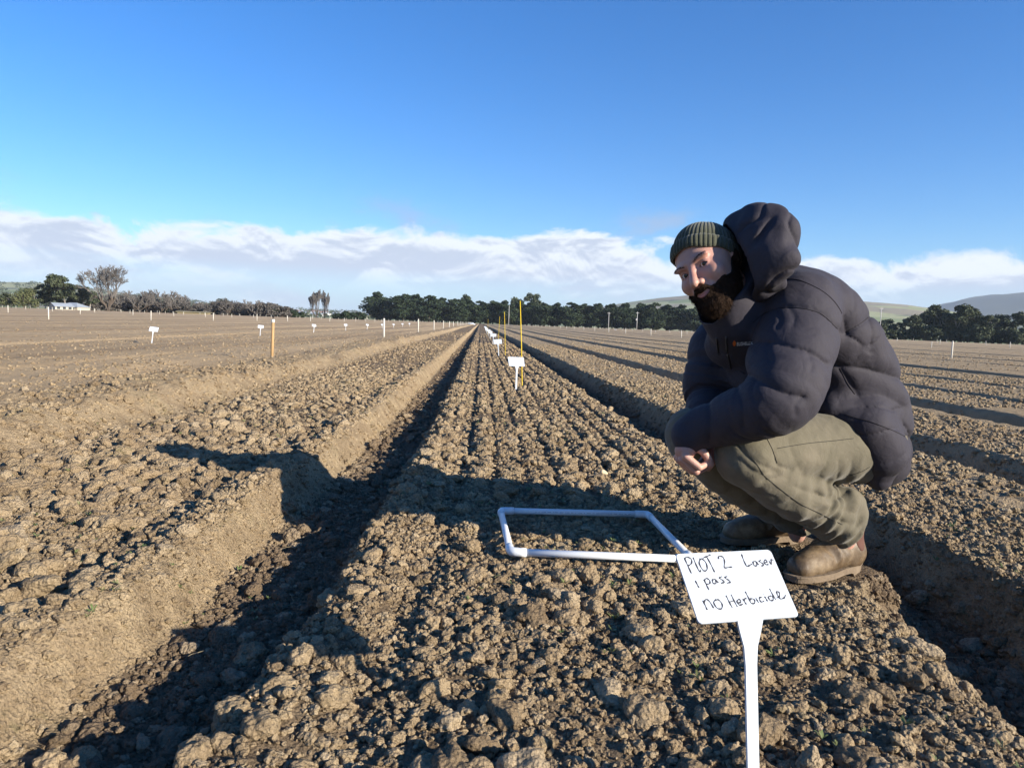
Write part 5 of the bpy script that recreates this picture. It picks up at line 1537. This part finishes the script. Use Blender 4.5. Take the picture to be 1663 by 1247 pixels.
        f1 = perlin(p[:, 0] * 9 + 5, p[:, 1] * 6, p[:, 2] * 9)
        d = d + 0.007 * np.exp(-np.abs(f1) / 0.06)
        inner = d + 0.012
        pl = (p - at(1208, 440, 1.90)) @ hoodN
        d = smax(d, -smax(inner, -(pl + 0.09), 0.01), 0.006)
        return smax(d, pl - 0.004, 0.008)
    hc2 = at(1230, 420, 1.99)
    Vh, Fh = surface_nets(hood_sdf, hc2 - np.array([0.17, 0.34, 0.17]), hc2 + np.array([0.17, 0.20, 0.18]), 0.0040)
    part('hood', Vh, Fh, M_jacket, jacket)

    # ---- things sewn on: traced onto the surface where they sit
    def bvh(o):
        me = o.data; v = [x.co for x in me.vertices]; return BVHTree.FromPolygons(v, [tuple(q.vertices) for q in me.polygons])
    jb, tb = bvh(jacket), bvh(trousers)
    eye0 = np.array([0, 0, CAM_H])
    def trace(tree, pix, lift=0.0006, n=8):
        out = []
        P = np.array(pix, float); S = np.column_stack([P, np.zeros(len(P))])
        S, _ = spline(S, np.zeros(len(P)), n)
        for x, y, _ in S:
            d = RM @ _c(x, y); d /= np.linalg.norm(d)
            h = tree.ray_cast(Vector(eye0), Vector(d))
            if h[0] is None: continue
            out.append(np.array(h[0]) + np.array(h[1]) * lift)
        return out
    def seam(name, tree, pix, r, mat, parent):
        P = trace(tree, pix)
        run = [P[0]] if P else []
        for q in P[1:]:
            if np.linalg.norm(q - run[-1]) > 0.05: break
            run.append(q)
        if len(run) > 2: MB().tube(run, r, 5).build(name, mat, parent, True)
    for pix in ([(1203, 690), (1235, 700), (1252, 725), (1262, 752)], [(1262, 728), (1310, 720), (1350, 716), (1386, 712)],
                [(1236, 768), (1262, 790), (1300, 818), (1335, 835), (1368, 852)], [(1380, 772), (1400, 765), (1412, 758)],
                [(1198, 722), (1222, 745), (1240, 770)]):
        seam('seam', tb, pix, 0.0009, M_seam, trousers)
    for pix in ([(1272, 453), (1300, 456), (1340, 476), (1365, 505), (1373, 540)], [(1373, 540), (1395, 527), (1412, 514)],
                [(1364, 598), (1376, 622), (1388, 640)], [(1262, 430), (1270, 452)],
                [(1168, 512), (1160, 530), (1166, 555), (1178, 585), (1186, 605)],
                [(1222, 524), (1244, 508), (1280, 499), (1329, 508), (1360, 534)], [(1212, 556), (1252, 557), (1291, 566), (1314, 573), (1336, 588)],
                [(1202, 603), (1236, 620), (1271, 638), (1300, 644)], [(1197, 626), (1206, 655), (1208, 690)], [(1151, 650), (1153, 670), (1152, 714)],
                [(1348, 594), (1395, 597), (1423, 604), (1460, 615)], [(1372, 673), (1392, 679), (1414, 685), (1450, 699), (1476, 712)]):
        seam('seam', jb, pix, 0.0011, M_line, jacket)
    # zip pulls and pocket zip
    M_zip = plain('zip_metal', (0.02, 0.02, 0.024), 0.4, spec=0.6)
    for pix in ([(1164, 548), (1167, 575)], [(1179, 546), (1181, 572)], [(1182, 575), (1187, 598)]):
        seam('zip', jb, pix, 0.0030, M_zip, jacket)
    seam('pocket_opening', jb, [(1330, 668), (1318, 655), (1310, 640), (1308, 628)], 0.0040, M_zip, jacket)
    # chest logo: small orange flame and white capitals
    def on_jacket(px, py, lift=0.0012):
        d = RM @ _c(px, py); d /= np.linalg.norm(d); h = jb.ray_cast(Vector(eye0), Vector(d))
        return (np.array(h[0]) + np.array(h[1]) * lift) if h[0] is not None else None
    def decal(name, polys, mat):
        Vv, Ff = [], []
        for poly in polys:
            q = [on_jacket(*a) for a in poly]
            if any(v is None for v in q): continue
            b = len(Vv); Vv += q; Ff.append(tuple(range(b + len(q) - 1, b - 1, -1)))
        if Vv: part(name, np.array(Vv), Ff, mat, jacket, False)
    fx, fy = 1192.5, 557.0
    flame = [(fx + 2.6 * math.sin(a) * (1.0 if math.cos(a) < 0.2 else 1.0 - 0.75 * (math.cos(a) - 0.2)), fy - 4.6 * math.cos(a)) for a in np.linspace(0, 2 * math.pi, 15)[:-1]]
    decal('logo_flame', [flame], LOGO_ORANGE)
    G = {'B': [((0, 0), (0, 1)), ((0, 1), (.7, 1)), ((.7, 1), (.8, .78)), ((.8, .78), (.6, .52)), ((0, .52), (.6, .52)), ((.6, .52), (.85, .25)), ((.85, .25), (.7, 0)), ((0, 0), (.7, 0))],
         'U': [((0, 1), (0, .15)), ((0, .15), (.25, 0)), ((.25, 0), (.6, 0)), ((.6, 0), (.85, .15)), ((.85, .15), (.85, 1))],
         'S': [((.85, .9), (.6, 1)), ((.6, 1), (.15, 1)), ((.15, 1), (0, .75)), ((0, .75), (.8, .4)), ((.8, .4), (.75, .05)), ((.75, .05), (.1, 0)), ((.1, 0), (0, .12))],
         'H': [((0, 0), (0, 1)), ((.85, 0), (.85, 1)), ((0, .5), (.85, .5))],
         'C': [((.85, .85), (.6, 1)), ((.6, 1), (.15, 1)), ((.15, 1), (0, .7)), ((0, .7), (0, .3)), ((0, .3), (.15, 0)), ((.15, 0), (.6, 0)), ((.6, 0), (.85, .15))],
         'K': [((0, 0), (0, 1)), ((.85, 1), (0, .45)), ((.2, .55), (.9, 0))]}
    polys = []; x0 = 1197.0
    for ch in 'BUSHBUCK':
        for (a, b) in G[ch]:
            a = np.array(a); b = np.array(b); d = b - a; d = d / (np.linalg.norm(d) + 1e-9); n = np.array((-d[1], d[0])) * 0.13
            a = a - d * 0.1; b = b + d * 0.1
            polys.append([(x0 + 2.5 * q[0], 560.6 - 4.6 * q[1] - 0.05 * (x0 - 1197)) for q in (a - n, b - n, b + n, a + n)])
        x0 += 3.35
    decal('logo_lettering', polys, LOGO_WHITE)

    # ---- boots
    def boot(heel, toe, zb, name_label, gusset=True):
        d = np.array([toe[0] - heel[0], toe[1] - heel[1], 0.0]); d /= np.linalg.norm(d); l = np.array([-d[1], d[0], 0.0]); u = np.array([0, 0, 1.0])
        BM = np.stack([d, l, u], 1); B0 = np.array([heel[0], heel[1], zb])
        lo = lambda p: (p - B0) @ BM; wo = lambda q: B0 + BM @ np.asarray(q, float)
        def upper(q):
            e = chain(q, *spline([(0.050, 0, 0.066), (0.115, 0, 0.070), (0.185, 0, 0.060), (0.235, 0.0, 0.052), (0.272, 0, 0.047)], [0.043, 0.047, 0.043, 0.040, 0.033], 4), side=(0, 1, 0), k=1.14)
            e = smin(e, chain(q, [(0.052, 0, 0.06), (0.060, 0, 0.115), (0.062, 0, 0.165)], [0.046, 0.046, 0.047]), 0.03)
            e = e + 0.0052 * np.sin(q[:, 0] * 170 + 3 * q[:, 1] * 20 + 2 * perlin(q[:, 0] * 20, q[:, 1] * 20, q[:, 2] * 20)) * np.exp(-((q[:, 0] - 0.165) / 0.035) ** 2) * sstep(q[:, 2], 0.05, 0.08)
            e = e + 0.0022 * perlin(q[:, 0] * 30, q[:, 1] * 30, q[:, 2] * 30)
            e = smax(e, q[:, 2] - 0.160 - 0.010 * np.cos(q[:, 0] * 60), 0.004)
            e = smax(e, -chain(q, [(0.06, 0, 0.13), (0.062, 0, 0.2)], [0.041, 0.043]), 0.003)
            return smax(e, 0.026 - q[:, 2], 0.004)
        c0 = wo((0.15, 0, 0.08))
        Vu, Fu = surface_nets(lambda p: upper(lo(p)), c0 - np.array([0.2, 0.2, 0.09]), c0 + np.array([0.2, 0.2, 0.11]), 0.0034)
        b = part('boot', Vu, Fu, M_boot)
        if gusset:
            for s in (1, -1):
                reg = lambda q: ell(q, (0.062, s * 0.05, 0.145), (0.026, 0.03, 0.065))
                Vg, Fg = surface_nets(lambda p: smax(upper(lo(p)) - 0.0014, reg(lo(p)), 0.001), c0 - np.array([0.2, 0.2, 0.09]), c0 + np.array([0.2, 0.2, 0.11]), 0.0032)
                if len(Fg): part('elastic_panel', Vg, Fg, M_elastic, b)
        # sole: outline with heel block
        out = []
        for a in np.linspace(0, 2 * math.pi, 49)[:-1]:
            x = 0.155 - 0.157 * math.cos(a); w = 0.052 - 0.010 * math.exp(-((x - 0.11) / 0.05) ** 2) if x > 0.05 else 0.046
            out.append((x, w * np.sign(math.sin(a)) * abs(math.sin(a)) ** 0.62))
        def slab(z0, z1, sc, cond=None):
            pts_ = [(0.155 + (x - 0.155) * sc, y * sc) for x, y in out]
            if cond: pts_ = [(min(x, cond), y) for x, y in pts_]
            n = len(pts_); Vv = [wo((x, y, z0)) for x, y in pts_] + [wo((x, y, z1)) for x, y in pts_]
            Ff = [tuple(range(n - 1, -1, -1)), tuple(range(n, 2 * n))] + [(i, (i + 1) % n, n + (i + 1) % n, n + i) for i in range(n)]
            return Vv, Ff
        part('sole', *[np.array(x) if i == 0 else x for i, x in enumerate(slab(0.012, 0.027, 1.0))], M_sole, b, False)
        part('heel_block', *[np.array(x) if i == 0 else x for i, x in enumerate(slab(-0.004, 0.013, 0.985, 0.085))], M_sole, b, False)
        part('welt', *[np.array(x) if i == 0 else x for i, x in enumerate(slab(0.0265, 0.0315, 1.035))], M_sole, b, False)
    boot((1.180, 2.085), (0.890, 1.925), -0.034, '')
    boot((1.120, 2.330), (0.825, 2.250), -0.022, '')
    return person

t = NT('eye_white'); t.set(Base_Color=(0.62, 0.57, 0.54), Roughness=0.25); EYE_WHITE = t.m
t = NT('eye_iris'); t.set(Base_Color=t.mix(t.noise(t.coord(), 300, 2), (0.012, 0.009, 0.007), (0.035, 0.024, 0.016)), Roughness=0.12); EYE_IRIS = t.m
t = NT('lips'); t.set(Base_Color=t.mix(t.noise(t.coord(), 80, 3), (0.36, 0.13, 0.11), (0.44, 0.18, 0.15)), Roughness=0.45); LIP = t.m
LOGO_ORANGE = plain('logo_orange', (0.55, 0.12, 0.02), 0.6)
LOGO_WHITE = plain('logo_white', (0.55, 0.55, 0.56), 0.6)
PERSON = make_person()
# ------------------------------------------------------------------ air
def haze():
    m = bpy.data.materials.new('haze_air'); m.use_nodes = True; nt = m.node_tree; nt.nodes.clear()
    v = nt.nodes.new('ShaderNodeVolumePrincipled'); out = nt.nodes.new('ShaderNodeOutputMaterial')
    v.inputs['Color'].default_value = (0.72, 0.84, 1.0, 1); v.inputs['Density'].default_value = HAZE
    v.inputs['Anisotropy'].default_value = 0.0
    nt.links.new(v.outputs[0], out.inputs['Volume'])
    s = 9300.0
    o = MB().box((0, 0, 229), (2 * s, 2 * s, 462.0)).build('haze', m); tag(o, kind='stuff')
HAZE = 0.000085
haze()
